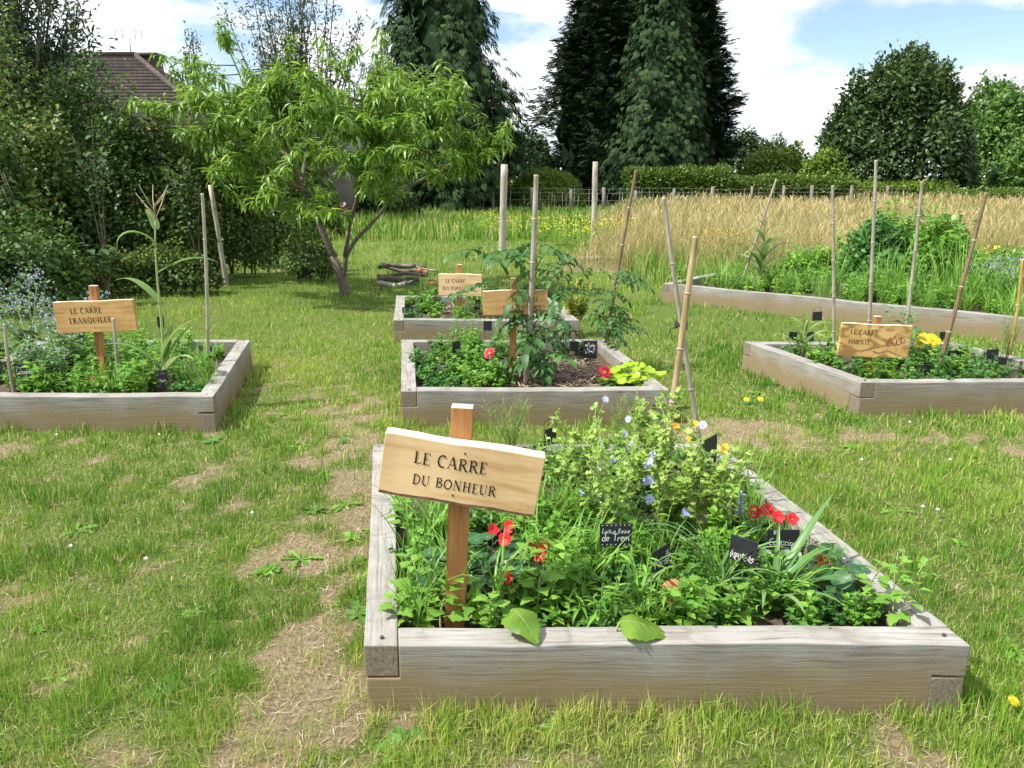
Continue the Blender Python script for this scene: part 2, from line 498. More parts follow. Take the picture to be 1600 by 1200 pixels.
M['bramble'] = leaf_mat('bramble_leaves', [(0, (0.025, 0.058, 0.013)), (0.45, (0.075, 0.141, 0.023)), (0.8, (0.169, 0.234, 0.038)), (1, (0.266, 0.264, 0.058))], 0.5, 0.25, 0)
M['hedge_mix'] = leaf_mat('mixed_hedge_leaves', g((0.024, 0.060, 0.014), (0.061, 0.135, 0.024), (0.140, 0.230, 0.043)), 0.5, 0.25, 0)
M['elder'] = leaf_mat('elder_leaves', g((0.03, 0.085, 0.035), (0.06, 0.14, 0.055), (0.10, 0.20, 0.075)), 0.45, 0.25, 0.2)
M['willow'] = leaf_mat('willow_leaves', g((0.024, 0.048, 0.026), (0.05, 0.088, 0.042), (0.09, 0.13, 0.065)), 0.5, 0.2, 0)
M['weed'] = leaf_mat('weed_leaves', g((0.060, 0.169, 0.018), (0.120, 0.286, 0.030), (0.216, 0.403, 0.054)), 0.45, 0.3, 0.3)
M['weed_dark'] = leaf_mat('dark_herb_leaves', g((0.033, 0.115, 0.022), (0.065, 0.189, 0.031), (0.117, 0.270, 0.048)), 0.45, 0.25, 0.3)
M['goosefoot'] = leaf_mat('goosefoot_leaves', g((0.084, 0.213, 0.025), (0.158, 0.325, 0.040), (0.252, 0.426, 0.070)), 0.45, 0.3, 0.4)
M['nasturtium'] = leaf_mat('nasturtium_leaves', g((0.02, 0.075, 0.028), (0.035, 0.115, 0.04), (0.075, 0.18, 0.055)), 0.4, 0.2, 0.4)
M['nasturtium_lime'] = leaf_mat('lime_leaves', g((0.20, 0.36, 0.015), (0.30, 0.46, 0.02), (0.38, 0.54, 0.04)), 0.45, 0.3, 0.4)
M['grass_wide'] = leaf_mat('wide_grass', g((0.066, 0.180, 0.022), (0.143, 0.312, 0.039), (0.242, 0.432, 0.077)), 0.4, 0.3, 0.3)
M['strap'] = leaf_mat('strap_leaves', g((0.05, 0.14, 0.035), (0.10, 0.22, 0.06), (0.22, 0.34, 0.13)), 0.35, 0.25, 0.4)
M['chicory'] = leaf_mat('bolted_lettuce', g((0.121, 0.230, 0.030), (0.220, 0.356, 0.055), (0.363, 0.494, 0.120)), 0.5, 0.3, 0.2)
M['dill'] = leaf_mat('dill_fronds', g((0.07, 0.16, 0.02), (0.13, 0.25, 0.035), (0.22, 0.34, 0.07)), 0.5, 0.25, 0)
M['maize'] = leaf_mat('maize_leaves', g((0.09, 0.18, 0.04), (0.17, 0.28, 0.07), (0.30, 0.40, 0.17)), 0.4, 0.3, 0.4)
M['borage'] = leaf_mat('borage_leaves', g((0.05, 0.12, 0.04), (0.09, 0.19, 0.06), (0.15, 0.26, 0.09)), 0.6, 0.25, 0.3)
M['tomato'] = leaf_mat('tomato_leaves', g((0.029, 0.091, 0.022), (0.058, 0.156, 0.036), (0.111, 0.234, 0.060)), 0.5, 0.25, 0.4)
M['chard'] = leaf_mat('broad_leaf', g((0.076, 0.171, 0.013), (0.114, 0.226, 0.018), (0.167, 0.288, 0.032)), 0.4, 0.3, 0.2)
M['red'] = leaf_mat('red_petals', g((0.40, 0.008, 0.012), (0.62, 0.015, 0.02), (0.75, 0.06, 0.05)), 0.5, 0.2, 0.3)
M['crimson'] = leaf_mat('crimson_petals', g((0.35, 0.005, 0.03), (0.55, 0.012, 0.05), (0.65, 0.03, 0.08)), 0.5, 0.2, 0)
M['pink'] = leaf_mat('pink_petals', g((0.65, 0.12, 0.2), (0.75, 0.2, 0.28), (0.8, 0.4, 0.4)), 0.5, 0.2, 0)
M['blue'] = leaf_mat('blue_petals', g((0.25, 0.28, 0.70), (0.40, 0.43, 0.80), (0.60, 0.62, 0.88)), 0.5, 0.2, 0.5)
M['lilac'] = leaf_mat('lilac_petals', g((0.30, 0.30, 0.55), (0.45, 0.44, 0.66), (0.62, 0.60, 0.76)), 0.6, 0.2, 0)
M['orange'] = leaf_mat('orange_petals', g((0.80, 0.28, 0.01), (0.90, 0.42, 0.015), (0.92, 0.60, 0.03)), 0.5, 0.2, 0.5)
M['yellow'] = leaf_mat('yellow_petals', g((0.75, 0.5, 0.01), (0.88, 0.66, 0.015), (0.9, 0.75, 0.05)), 0.5, 0.2, 0)
M['rust'] = leaf_mat('rust_petals', g((0.12, 0.03, 0.012), (0.19, 0.05, 0.02), (0.26, 0.09, 0.035)), 0.7, 0.05, 0)
M['white'] = flat_mat('white_petals', (0.8, 0.8, 0.78), 0.6)
M['centre'] = flat_mat('flower_centre', (0.65, 0.42, 0.04), 0.8, 0.3, 200)


# ------------------------------------------------------------------ beds: corner frames
Z_TOP, W_B, Z_SOIL = 0.20, 0.10, 0.13


class Bed:
    def __init__(self, fl, fr, bl):
        self.o = Vector((fl.x, fl.y, 0)); self.e = Vector((fr.x - fl.x, fr.y - fl.y, 0)); self.d = Vector((bl.x - fl.x, bl.y - fl.y, 0))

    def at(self, u, v, z=0.0):
        p = self.o + self.e * u + self.d * v
        return Vector((p.x, p.y, z))

    def uv(self, x, y):
        det = self.e.x * self.d.y - self.e.y * self.d.x
        dx, dy = np.asarray(x) - self.o.x, np.asarray(y) - self.o.y
        return (dx * self.d.y - dy * self.d.x) / det, (dy * self.e.x - dx * self.e.y) / det


f_fl = G(570, 1008, Z_TOP); f_fr = G(1517, 1007, Z_TOP); f_bl = G(583, 694, Z_TOP)
m_fl = G(627, 611, Z_TOP); m_fr = G(1046, 610, Z_TOP); m_bl = G(627, 531, Z_TOP)
b_fl = G(615, 500, Z_TOP); b_fr = G(905, 501, Z_TOP); b_bl = G(619, 462, Z_TOP)
l_fr = G(333, 620, Z_TOP); l_br = G(391, 531, Z_TOP); l_fl = l_fr + Vector((-1.8, 0.01, 0)); l_bl = l_fl + (l_br - l_fr)
r_fl = G(1346, 597, Z_TOP); r_bl = G(1162, 534, Z_TOP); r_fr = r_fl + Vector((1.75, 0.0, 0))
w_fl = G(1035, 443, Z_TOP); w_fr0 = G(1600, 497, Z_TOP)
w_e = (w_fr0 - w_fl).normalized(); w_fr = w_fl + w_e * 5.2; w_bl = w_fl + Vector((-w_e.y, w_e.x, 0)) * 1.5
BEDS = {'front': Bed(f_fl, f_fr, f_bl), 'mid': Bed(m_fl, m_fr, m_bl), 'back': Bed(b_fl, b_fr, b_bl),
        'left': Bed(l_fl, l_fr, l_bl), 'right': Bed(r_fl, r_fr, r_bl), 'wide': Bed(w_fl, w_fr, w_bl)}


# ------------------------------------------------------------------ ground sheet
def bare_mask(x, y):
    """0 = thick lawn, 1 = bare trodden earth"""
    x, y = np.asarray(x, float), np.asarray(y, float)
    n = fbm(x * 2.9 + 3, y * 2.2 + 8, 4)
    n2 = fbm(x * 10 + 31, y * 8 + 2, 3)
    b = (n - 0.54) * 1.2 + (n2 - 0.5) * 2.7
    path = np.exp(-((x + 0.60 + 0.17 * (y - 2.1)) / 0.25) ** 2) * np.clip((6.4 - y) / 1.5, 0, 1)     # trodden path beside the front bed
    b = b + 0.80 * path
    b = b + 0.35 * np.exp(-((x + 0.1) / 1.1) ** 2 - ((y - 1.65) / 0.28) ** 2)                        # in front of the bed
    b = b + 1.1 * np.exp(-((x - 1.25) / 0.42) ** 2 - ((y - 4.75) / 0.33) ** 2)                        # sandy spot
    b = b + 0.9 * np.exp(-((y - (5.05 - 0.32 * (x - 1.3))) / 0.12) ** 2) * ((x > 1.3) & (x < 4.5))      # thin track to the right
    b = b - 0.35 * np.clip((x - 1.2) / 1.0, 0, 1) * (y < 4.6) - 0.55 * np.clip((y - 6.2) / 2.0, 0, 1)
    return np.clip(b - 0.12, 0, .85)


def meadow_mask(x, y):
    x, y = np.asarray(x, float), np.asarray(y, float)
    edge = 12.6 + 0.5 * np.sin(x * 0.9) + 0.5 * fbm(x * .6, y * .6, 2)
    lx = 1.0 + (y - 13) * 0.13 + 0.8 * (fbm(x * .5 + 9, y * .5, 2) - .5)
    return (y > edge) & (x > lx) & (y < 36.5)


def build_ground():
    def axis(a, b, fine0, fine1, step):
        c = list(np.arange(fine0, fine1 + 1e-6, step))
        s, x = step, fine1
        while x < b:
            s *= 1.22; x += s; c.append(min(x, b))
        s, x = step, fine0
        while x > a:
            s *= 1.22; x -= s; c.insert(0, max(x, a))
        return np.array(c)
    xs, ys = axis(-500, 500, -6, 7, 0.08), axis(-30, 900, 0.6, 12, 0.08)
    X, Y = np.meshgrid(xs, ys)
    near = np.clip((40 - np.hypot(X, Y)) / 10, 0, 1)
    Z = (ground_z(X, Y) - GZ) * near + GZ
    nx, ny = len(xs), len(ys)
    i = (np.arange(ny - 1)[:, None] * nx + np.arange(nx - 1)[None]).ravel()
    mb = MB()
    t = bare_mask(X, Y)
    t = np.where(meadow_mask(X, Y), 0.75, t)
    mb.add(np.stack([X, Y, Z], -1).reshape(-1, 3), Q=np.stack([i, i + 1, i + nx + 1, i + nx], 1), tint=t.ravel())
    m, nt, b, out = new_mat('lawn_ground')
    N, L = nt.nodes.new, nt.links.new
    tc = N('ShaderNodeTexCoord')
    at = N('ShaderNodeAttribute'); at.attribute_name = 'tint'
    n1 = N('ShaderNodeTexNoise'); n1.inputs['Scale'].default_value = 70; n1.inputs['Detail'].default_value = 8; n1.inputs['Roughness'].default_value = 0.7
    L(tc.outputs['Object'], n1.inputs['Vector'])
    n2 = N('ShaderNodeTexNoise'); n2.inputs['Scale'].default_value = 3; n2.inputs['Detail'].default_value = 4
    L(tc.outputs['Object'], n2.inputs['Vector'])
    rs = ramp_node(nt, [(0.3, (0.13, 0.095, 0.055)), (0.5, (0.30, 0.235, 0.145)), (0.72, (0.46, 0.385, 0.26))]); L(n1.outputs['Fac'], rs.inputs[0])
    rg = ramp_node(nt, [(0.3, (0.05, 0.08, 0.018)), (0.5, (0.12, 0.17, 0.038)), (0.75, (0.28, 0.285, 0.10))]); L(n1.outputs['Fac'], rg.inputs[0])
    mx = N('ShaderNodeMixRGB')
    ad = N('ShaderNodeMath'); ad.operation = 'MULTIPLY_ADD'; ad.inputs[1].default_value = 0.5
    L(n2.outputs['Fac'], ad.inputs[0])
    s1 = N('ShaderNodeMath'); s1.operation = 'SUBTRACT'; s1.inputs[1].default_value = 0.2
    L(at.outputs['Fac'], s1.inputs[0]); L(s1.outputs[0], ad.inputs[2])
    rr = ramp_node(nt, [(0.25, (0, 0, 0)), (0.6, (1, 1, 1))]); L(ad.outputs[0], rr.inputs[0])
    L(rr.outputs[0], mx.inputs[0]); L(rg.outputs[0], mx.inputs[1]); L(rs.outputs[0], mx.inputs[2])
    L(mx.outputs[0], b.inputs['Base Color'])
    b.inputs['Roughness'].default_value = 0.95; b.inputs['Specular IOR Level'].default_value = 0.1
    bp = N('ShaderNodeBump'); bp.inputs['Strength'].default_value = 1.0; bp.inputs['Distance'].default_value = 0.03
    L(n1.outputs['Fac'], bp.inputs['Height']); L(bp.outputs[0], b.inputs['Normal'])
    o = mb.build('ground', m, smooth=True)
    tag(o, 'patchy lawn with bare earth between the wooden beds', 'ground', kind='structure')


build_ground()


# ------------------------------------------------------------------ raised beds of half-lapped sleepers
def beam_mesh(L, k0, k1, start, end, h=Z_TOP, w=W_B, step=0.16, sd=0):
    """one sleeper: x along, y inward, z up; start/end: 'up' 'low' or 'flat' halves of the lap; k = skew of the ends"""
    hh = 0.092
    g_ = 0.0025
    bm = bmesh.new()
    prof = []
    z0, z1 = -0.08, h
    if start == 'up': prof += [(w, z0), (w, hh + g_), (0, hh + g_), (0, z1)]
    elif start == 'low': prof += [(0, z0), (0, hh - g_), (w, hh - g_), (w, z1)]
    else: prof += [(0, z0), (0, z1)]
    if end == 'up': prof += [(L, z1), (L, hh + g_), (L - w, hh + g_), (L - w, z0)]
    elif end == 'low': prof += [(L - w, z1), (L - w, hh - g_), (L, hh - g_), (L, z0)]
    else: prof += [(L, z1), (L, z0)]
    vs = [bm.verts.new((x, 0, z)) for x, z in prof]
    f = bm.faces.new(vs)
    ext = bmesh.ops.extrude_face_region(bm, geom=[f])
    for v in [q for q in ext['geom'] if isinstance(q, bmesh.types.BMVert)]:
        v.co.y = w
    bmesh.ops.recalc_face_normals(bm, faces=bm.faces)
    edges = [e for e in bm.edges if e.calc_face_angle(0) > 0.5]
    bmesh.ops.bevel(bm, geom=edges, offset=0.0045, segments=2, profile=0.6, affect='EDGES')
    x = step
    while x < L - 0.05:
        bmesh.ops.bisect_plane(bm, geom=bm.verts[:] + bm.edges[:] + bm.faces[:], plane_co=(x, 0, 0), plane_no=(1, 0, 0))
        x += step * random.uniform(0.7, 1.3)
    rr = random.Random(sd)
    ph = [rr.uniform(0, 6) for _ in range(4)]
    for v in bm.verts:
        c = v.co
        c.z += 0.003 * math.sin(c.x * 4 + ph[0]) + 0.0015 * math.sin(c.x * 17 + ph[1]) + rr.uniform(-.0007, .0007)
        c.y += 0.003 * math.sin(c.x * 3 + ph[2]) + 0.001 * math.sin(c.x * 13 + ph[3])
        k = k0 + (k1 - k0) * (c.x / L)
        c.x += c.y * k
    for f in bm.faces:
        f.material_index = 1 if abs(f.normal.x) > 0.85 else 0
    me = bpy.data.meshes.new('beam')
    bm.to_mesh(me); bm.free()
    me.materials.append(M['sleeper']); me.materials.append(M['endgrain'])
    return me


def screw_mesh():
    mb = MB(); mb.tube([(0, 0, -0.004), (0, 0, 0.0015), (0, 0, 0.003)], [0.006, 0.006, 0.004], 8)
    return mb.mesh('screw', M['screw'])


SCREW = screw_mesh()


def place_beam(root, A, B, inward, ends, dz=0.0, sd=0, screws=True, kshear=None):
    """sleeper from A to B (outer line); inward = horizontal vector of the neighbouring side"""
    ax = (B - A); L = ax.length; ax = ax / L
    n = Vector((-ax.y, ax.x, 0))
    if n.dot(inward) < 0: n = -n
    k = ax.dot(inward) / max(1e-6, n.dot(inward))
    me = beam_mesh(L, k, k, ends[0], ends[1], sd=sd)
    mw = Matrix(((ax.x, n.x, 0, A.x), (ax.y, n.y, 0, A.y), (0, 0, 1, dz), (0, 0, 0, 1)))
    if ax.x * n.y - ax.y * n.x < 0:     # keep right-handed: mirror inside the mesh instead
        for v in me.vertices: v.co.y = -v.co.y
        me.flip_normals()
        mw = Matrix(((ax.x, -n.x, 0, A.x), (ax.y, -n.y, 0, A.y), (0, 0, 1, dz), (0, 0, 0, 1)))
        sgn = -1
    else:
        sgn = 1
    o = link('beam', me, root)
    o.matrix_local = root.matrix_basis.inverted() @ mw
    if screws:
        for e, x in ((ends[0], 0.035), (ends[1], L - 0.045)):
            if e == 'up':
                for dy in (0.05,):
                    s = link('screw', SCREW, o, Matrix.Translation((x + dy * k + random.uniform(-.01, .01), sgn * dy, Z_TOP + 0.003)))
    return o


def make_bed(key, label, splits=()):
    b = BEDS[key]
    p = [b.at(0, 0), b.at(1, 0), b.at(1, 1), b.at(0, 1)]
    root = thing('raised_bed', label, 'raised bed', p[0], 0, 'square raised beds of weathered sleepers')
    bpy.context.view_layer.update()
    place_beam(root, p[0], p[1], b.d, ('low', 'up'), sd=len(key) * 7)
    place_beam(root, p[3], p[2], -b.d, ('up', 'low'), sd=3)
    place_beam(root, p[0], p[3], b.e, ('up', 'low'), 0.001, sd=5)
    if 'right' in splits:     # this side is pieced from two lengths with a gap
        q = p[1] + (p[2] - p[1]) * 0.735
        place_beam(root, p[1], q, -b.e, ('low', 'flat'), 0.001, sd=6)
        place_beam(root, q + (p[2] - p[1]) * 0.012, p[2], -b.e, ('flat', 'up'), -0.004, sd=8)
    else:
        place_beam(root, p[1], p[2], -b.e, ('low', 'up'), 0.001, sd=6)
    # soil filling, crumbly
    n = 26
    u = np.linspace(0.035, 0.965, n)
    U, V = np.meshgrid(u, u)
    X = b.o.x + b.e.x * U + b.d.x * V; Y = b.o.y + b.e.y * U + b.d.y * V
    Z = Z_SOIL - 0.015 + 0.05 * (fbm(X * 6, Y * 6, 3) - 0.5)
    i = (np.arange(n - 1)[:, None] * n + np.arange(n - 1)[None]).ravel()
    mb = MB(); mb.add(np.stack([X, Y, Z], -1).reshape(-1, 3) - np.array(p[0]), Q=np.stack([i, i + 1, i + n + 1, i + n], 1))
    mb.build('soil', M['soil'], root, True)
    return root


make_bed('front', 'largest nearest raised bed of grey sleepers holding the tilted LE CARRE DU BONHEUR sign', ('right',))
make_bed('mid', 'middle raised bed of grey sleepers with tomatoes, directly behind the nearest bed')
make_bed('back', 'small-looking raised bed with the DES PAPILLONS sign beside the log pile')
make_bed('left', 'raised bed with the TRANQUILLE sign and tall tasselled maize, cut by picture edge')
make_bed('right', 'raised bed with the PIMENTE sign and its corner pointing at the lawn')
make_bed('wide', 'long raised bed before the tall dry meadow, its beam slanting down to the right')


# ------------------------------------------------------------------ lettering
def arc(cx, cy, rx, ry, a0, a1, n=12):
    return [(cx + rx * math.cos(R(a0 + (a1 - a0) * i / n)), cy + ry * math.sin(R(a0 + (a1 - a0) * i / n))) for i in range(n + 1)]


TK, TN = 0.145, 0.065
def stem(x): return [([(x, 0), (x, 1)], TK), ([(x - .15, .025), (x + .15, .025)], .05), ([(x - .15, .975), (x + .15, .975)], .05)]
CAPS = {
    'L': (.66, stem(.2) + [([(.2, .03), (.62, .03), (.64, .22)], TN)]),
    'E': (.68, stem(.2) + [([(.2, .03), (.62, .03), (.64, .2)], TN), ([(.2, .97), (.6, .97), (.61, .8)], TN), ([(.2, .52), (.48, .52)], TN)]),
    'C': (.78, [(arc(.43, .5, .34, .48, 60, 300), .14), ([(.62, .98), (.62, .76)], TN)]),
    'A': (.84, [([(.1, 0), (.42, 1)], TN), ([(.42, 1), (.74, 0)], TK), ([(.2, .33), (.62, .33)], TN), ([(0, .025), (.22, .025)], .05), ([(.6, .025), (.86, .025)], .05)]),
    'R': (.82, stem(.2) + [(arc(.36, .74, .25, .23, 95, -95), .12), ([(.2, .5), (.4, .5)], TN), ([(.42, .5), (.72, .02), (.82, .02)], .14)]),
    'D': (.84, stem(.2) + [([(.2, .97), (.34, .97)] + arc(.36, .5, .36, .47, 90, -90) + [(.2, .03)], .11)]),
    'U': (.84, [([(.18, 1), (.18, .32)] + arc(.42, .3, .24, .27, 180, 300), TK * .9), ([(.68, 1), (.68, .2), (.6, .1)], TN), ([(.03, .975), (.33, .975)], .05), ([(.54, .975), (.82, .975)], .05)]),
    'B': (.76, stem(.2) + [(arc(.36, .75, .22, .22, 95, -95), .11), (arc(.38, .27, .27, .25, 95, -95), .12), ([(.2, .52), (.38, .52)], TN)]),
    'O': (.88, [(arc(.44, .5, .34, .46, 0, 360, 18), .13)]),
    'N': (.88, [([(.18, 0), (.18, 1)], TN), ([(.18, 1), (.7, 0)], TK), ([(.7, 0), (.7, 1)], TN), ([(.03, .025), (.33, .025)], .05), ([(.56, .975), (.84, .975)], .05)]),
    'H': (.88, stem(.2) + stem(.68) + [([(.2, .5), (.68, .5)], TN)]),
    'S': (.64, [(arc(.32, .74, .22, .23, 40, 250, 10) + arc(.32, .27, .24, .24, 70, -140, 10), .12)]),
    'P': (.72, stem(.2) + [(arc(.36, .74, .25, .24, 95, -95), .12), ([(.2, .49), (.38, .49)], TN)]),
    'I': (.42, stem(.21)), 'T': (.72, stem(.36) + [([(.04, .78), (.06, .97), (.66, .97), (.68, .78)], TN)]),
    'Q': (.88, [(arc(.44, .5, .34, .46, 0, 360, 18), .13), ([(.46, .12), (.66, -.12), (.84, -.1)], .1)]),
    'M': (1.0, [([(.16, 0), (.18, 1)], TN), ([(.18, 1), (.5, .1)], TK * .9), ([(.5, .1), (.82, 1)], TN), ([(.82, 1), (.84, 0)], TK), ([(.02, .025), (.3, .025)], .05), ([(.7, .025), (.98, .025)], .05)]),
    ' ': (.45, []),
}
SC = .075
SCRIPT = {
    'a': (.5, [(arc(.22, .25, .18, .24, 40, 330), SC), ([(.4, .48), (.4, .05), (.5, 0)], SC)]), 'c': (.42, [(arc(.24, .25, .19, .25, 50, 310), SC)]),
    'd': (.5, [(arc(.22, .25, .18, .24, 40, 330), SC), ([(.4, 1), (.4, .05), (.5, 0)], SC)]), 'e': (.46, [([(.05, .25), (.4, .3)] + arc(.23, .26, .18, .25, 20, 310), SC)]),
    'g': (.5, [(arc(.22, .25, .18, .24, 40, 330), SC), ([(.4, .48), (.4, -.3), (.2, -.4), (.08, -.25)], SC)]), 'h': (.5, [([(.08, 0), (.12, 1)], SC), ([(.08, .3), (.25, .48), (.38, .35), (.4, 0)], SC)]),
    'i': (.25, [([(.1, .48), (.1, .05), (.2, 0)], SC), ([(.1, .66), (.12, .74)], SC)]), 'l': (.26, [([(.05, .1), (.2, .8), (.13, 1), (.07, .8), (.12, .05), (.24, 0)], SC)]),
    'm': (.74, [([(.06, 0), (.08, .46), (.2, .48), (.3, .35), (.3, 0), (.34, .4), (.48, .48), (.56, .3), (.58, 0), (.7, 0)], SC)]), 'n': (.5, [([(.06, 0), (.08, .46), (.24, .48), (.36, .3), (.37, 0), (.48, 0)], SC)]),
    'o': (.46, [(arc(.23, .25, .19, .25, 0, 360), SC)]), 'p': (.5, [([(.08, .48), (.08, -.4)], SC), (arc(.25, .25, .18, .24, 150, -150), SC)]),
    'r': (.38, [([(.06, 0), (.08, .46), (.2, .36), (.34, .46)], SC)]), 's': (.4, [([(.34, .42), (.2, .5), (.1, .38), (.3, .2), (.25, .03), (.06, .05)], SC)]),
    't': (.36, [([(.14, .85), (.14, .1), (.3, .02)], SC), ([(.02, .55), (.32, .6)], SC)]), 'u': (.52, [([(.06, .48), (.08, .08), (.25, .0), (.4, .15), (.4, .48), (.42, .05), (.52, 0)], SC)]),
    'L': (.55, [([(.3, .95), (.18, 1), (.14, .5), (.06, .05), (.2, .08), (.52, .0)], SC)]), 'R': (.66, [([(.12, 0), (.14, .95)], SC), ([(.05, .9), (.4, 1), (.5, .75), (.15, .5), (.58, 0)], SC)]),
    'T': (.6, [([(.3, 0), (.32, .95)], SC), ([(.02, .88), (.3, .96), (.62, .92)], SC)]), 'P': (.56, [([(.12, 0), (.14, .95)], SC), ([(.05, .9), (.4, 1), (.5, .75), (.15, .45)], SC)]),
    'A': (.7, [([(.05, 0), (.32, 1), (.56, 0)], SC), ([(.15, .38), (.5, .42)], SC)]), 'C': (.6, [(arc(.34, .5, .28, .5, 55, 305), SC)]),
    'G': (.66, [(arc(.34, .5, .28, .5, 55, 320), SC), ([(.36, .42), (.58, .42), (.56, -.1)], SC)]), 'M': (.8, [([(.05, 0), (.16, .95), (.36, .3), (.58, .95), (.7, 0)], SC)]),
    'S': (.5, [([(.44, .85), (.25, 1), (.1, .8), (.4, .35), (.3, .02), (.05, .1)], SC)]), ' ': (.35, []),
}


def write(mb, s, x0, x1, z, h, font, y=0.0, slope=0.0, slant=0.0, boost=1.0):
    """strokes of a line of writing on the plane y, between x0 and x1, base line at z"""
    nat = sum(font[c][0] for c in s)
    h = min(h, (x1 - x0) / (nat + .1 * len(s)) * (1.22 if font is SCRIPT else 1.12))
    kx = min(h * .95, (x1 - x0) / nat)
    gap = max(.0, ((x1 - x0) / kx - nat) / max(1, len(s) - 1))
    cx = 0.0
    for ch in s:
        w, strokes = font[ch]
        wob = random.uniform(-.03, .03)
        for pts, th in strokes:
            p = np.array([(x0 + (cx + a + slant * b) * kx, z + (b + wob) * h + slope * (cx * kx)) for a, b in pts])
            if len(p) < 2: continue
            d = np.gradient(p, axis=0); d /= np.linalg.norm(d, axis=1)[:, None] + 1e-9
            n = np.stack([-d[:, 1], d[:, 0]], 1) * (th * h * .5 * boost)
            V = np.concatenate([np.stack([p[:, 0] + n[:, 0], np.full(len(p), y), p[:, 1] + n[:, 1]], 1), np.stack([p[:, 0] - n[:, 0], np.full(len(p), y), p[:, 1] - n[:, 1]], 1)])
            k = len(p)
            mb.add(V, Q=[(i, i + 1, k + i + 1, k + i) for i in range(k - 1)])
        cx += w + gap


# ------------------------------------------------------------------ name signs
def bevel_box(name, sx, sy, sz, mats, bev=0.003, wave=0.0, nseg=8, top_idx=None, bot_idx=None, sd=0):
    bm = bmesh.new()
    bmesh.ops.create_cube(bm, size=1.0)
    for v in bm.verts: v.co = Vector((v.co.x * sx, v.co.y * sy, v.co.z * sz))
    bmesh.ops.bevel(bm, geom=bm.edges[:], offset=bev, segments=2, profile=0.6, affect='EDGES')
    ax = 0 if sx > sz else 2
    Ls = (sx, sy, sz)[ax]
    no = [0, 0, 0]; no[ax] = 1
    for i in range(1, nseg):
        co = [0, 0, 0]; co[ax] = -Ls / 2 + Ls * i / nseg
        bmesh.ops.bisect_plane(bm, geom=bm.verts[:] + bm.edges[:] + bm.faces[:], plane_co=co, plane_no=no)
    rr = random.Random(sd)
    a, b_ = rr.uniform(0, 6), rr.uniform(0, 6)
    if wave:
        for v in bm.verts:
            if ax == 0:
                e = wave * (math.sin(v.co.x / sx * 4 + a) + .6 * math.sin(v.co.x / sx * 11 + b_))
                v.co.z += e * (1 if v.co.z > 0 else .8) + (rr.uniform(-wave, wave) * .4)
            else:
                v.co.x += wave * math.sin(v.co.z * 6 + a)
    for f in bm.faces:
        if top_idx is not None and f.normal.z > .6: f.material_index = top_idx
        if bot_idx is not None and f.normal.z < -.6: f.material_index = bot_idx
    me = bpy.data.meshes.new(name)
    bm.to_mesh(me); bm.free()
    for m in mats: me.materials.append(m)
    return me


def make_sign(label, base, top, centre, wpx, hpx, roll, lines, mat, post_w, thick=0.035, yaw=0.0, zsoil=Z_SOIL, extra=None, sd=0, nails=True):
    b0 = G(base[0], base[1], zsoil)
    Y = b0.y
    tp = P(top[0], top[1], Y)
    root = thing('garden_sign', label, 'sign', b0, 0, 'wooden name signs of the beds')
    lean = (tp - b0)
    L = lean.length + .10
    post = bevel_box('post', post_w, post_w * .72, L, [M['post'], M['board_top']], .003, .0015, 8, 1, None, sd)
    d = lean.normalized()
    o = link('post', post, root, frame1((d.z, 0, -d.x), up=d, loc=d * (L / 2 - .10)))
    c = P(centre[0], centre[1], Y - post_w * .36 - thick / 2 - .002)
    t = (c.y - 0) / (math.cos(PITCH) - (centre[1] - 600) / FOC * math.sin(PITCH))
    w, h = wpx / FOC * t, hpx / FOC * t * 1.02
    bd = bevel_box('board', w, thick, h, [mat, M['board_top'], M['bark_edge']], .003, .0025, 14, 1, 2, sd)
    ob = link('board', bd, root, Matrix.Translation(c - b0) @ Matrix.Rotation(yaw, 4, 'Z') @ Matrix.Rotation(roll, 4, 'Y'))
    for s, x0, x1, zc, hh in lines:
        mb = MB(); write(mb, s, -w / 2 + w * x0, -w / 2 + w * x1, h * zc, h * hh, CAPS, -thick / 2 - .0012)
        mb.build('lettering', M['ink'], ob)
    if thick > .032:      # rough bark left on the lower edge
        mb = MB(); mb.ribbon([(-w / 2 + w * t, -thick / 2 - .003, -h / 2 + .004 + .0015 * math.sin(t * 17 + sd)) for t in np.linspace(.01, .99, 24)], [h * .02 * (1 + .2 * math.sin(k * 1.9)) for k in range(24)], (0, .25, .97), .5)
        mb.build('bark_edge', M['bark_edge'], ob)
    if nails:
        for zc in (.36, -.36):
            k = link('nail', SCREW, ob, Matrix.Translation((tp.x - c.x if zc > 0 else (b0.x + tp.x) / 2 - c.x, -thick / 2, zc * h)) @ Matrix.Rotation(R(90), 4, 'X') @ Matrix.Scale(.6, 4))
    if extra: extra(ob, w, h, thick)
    return root


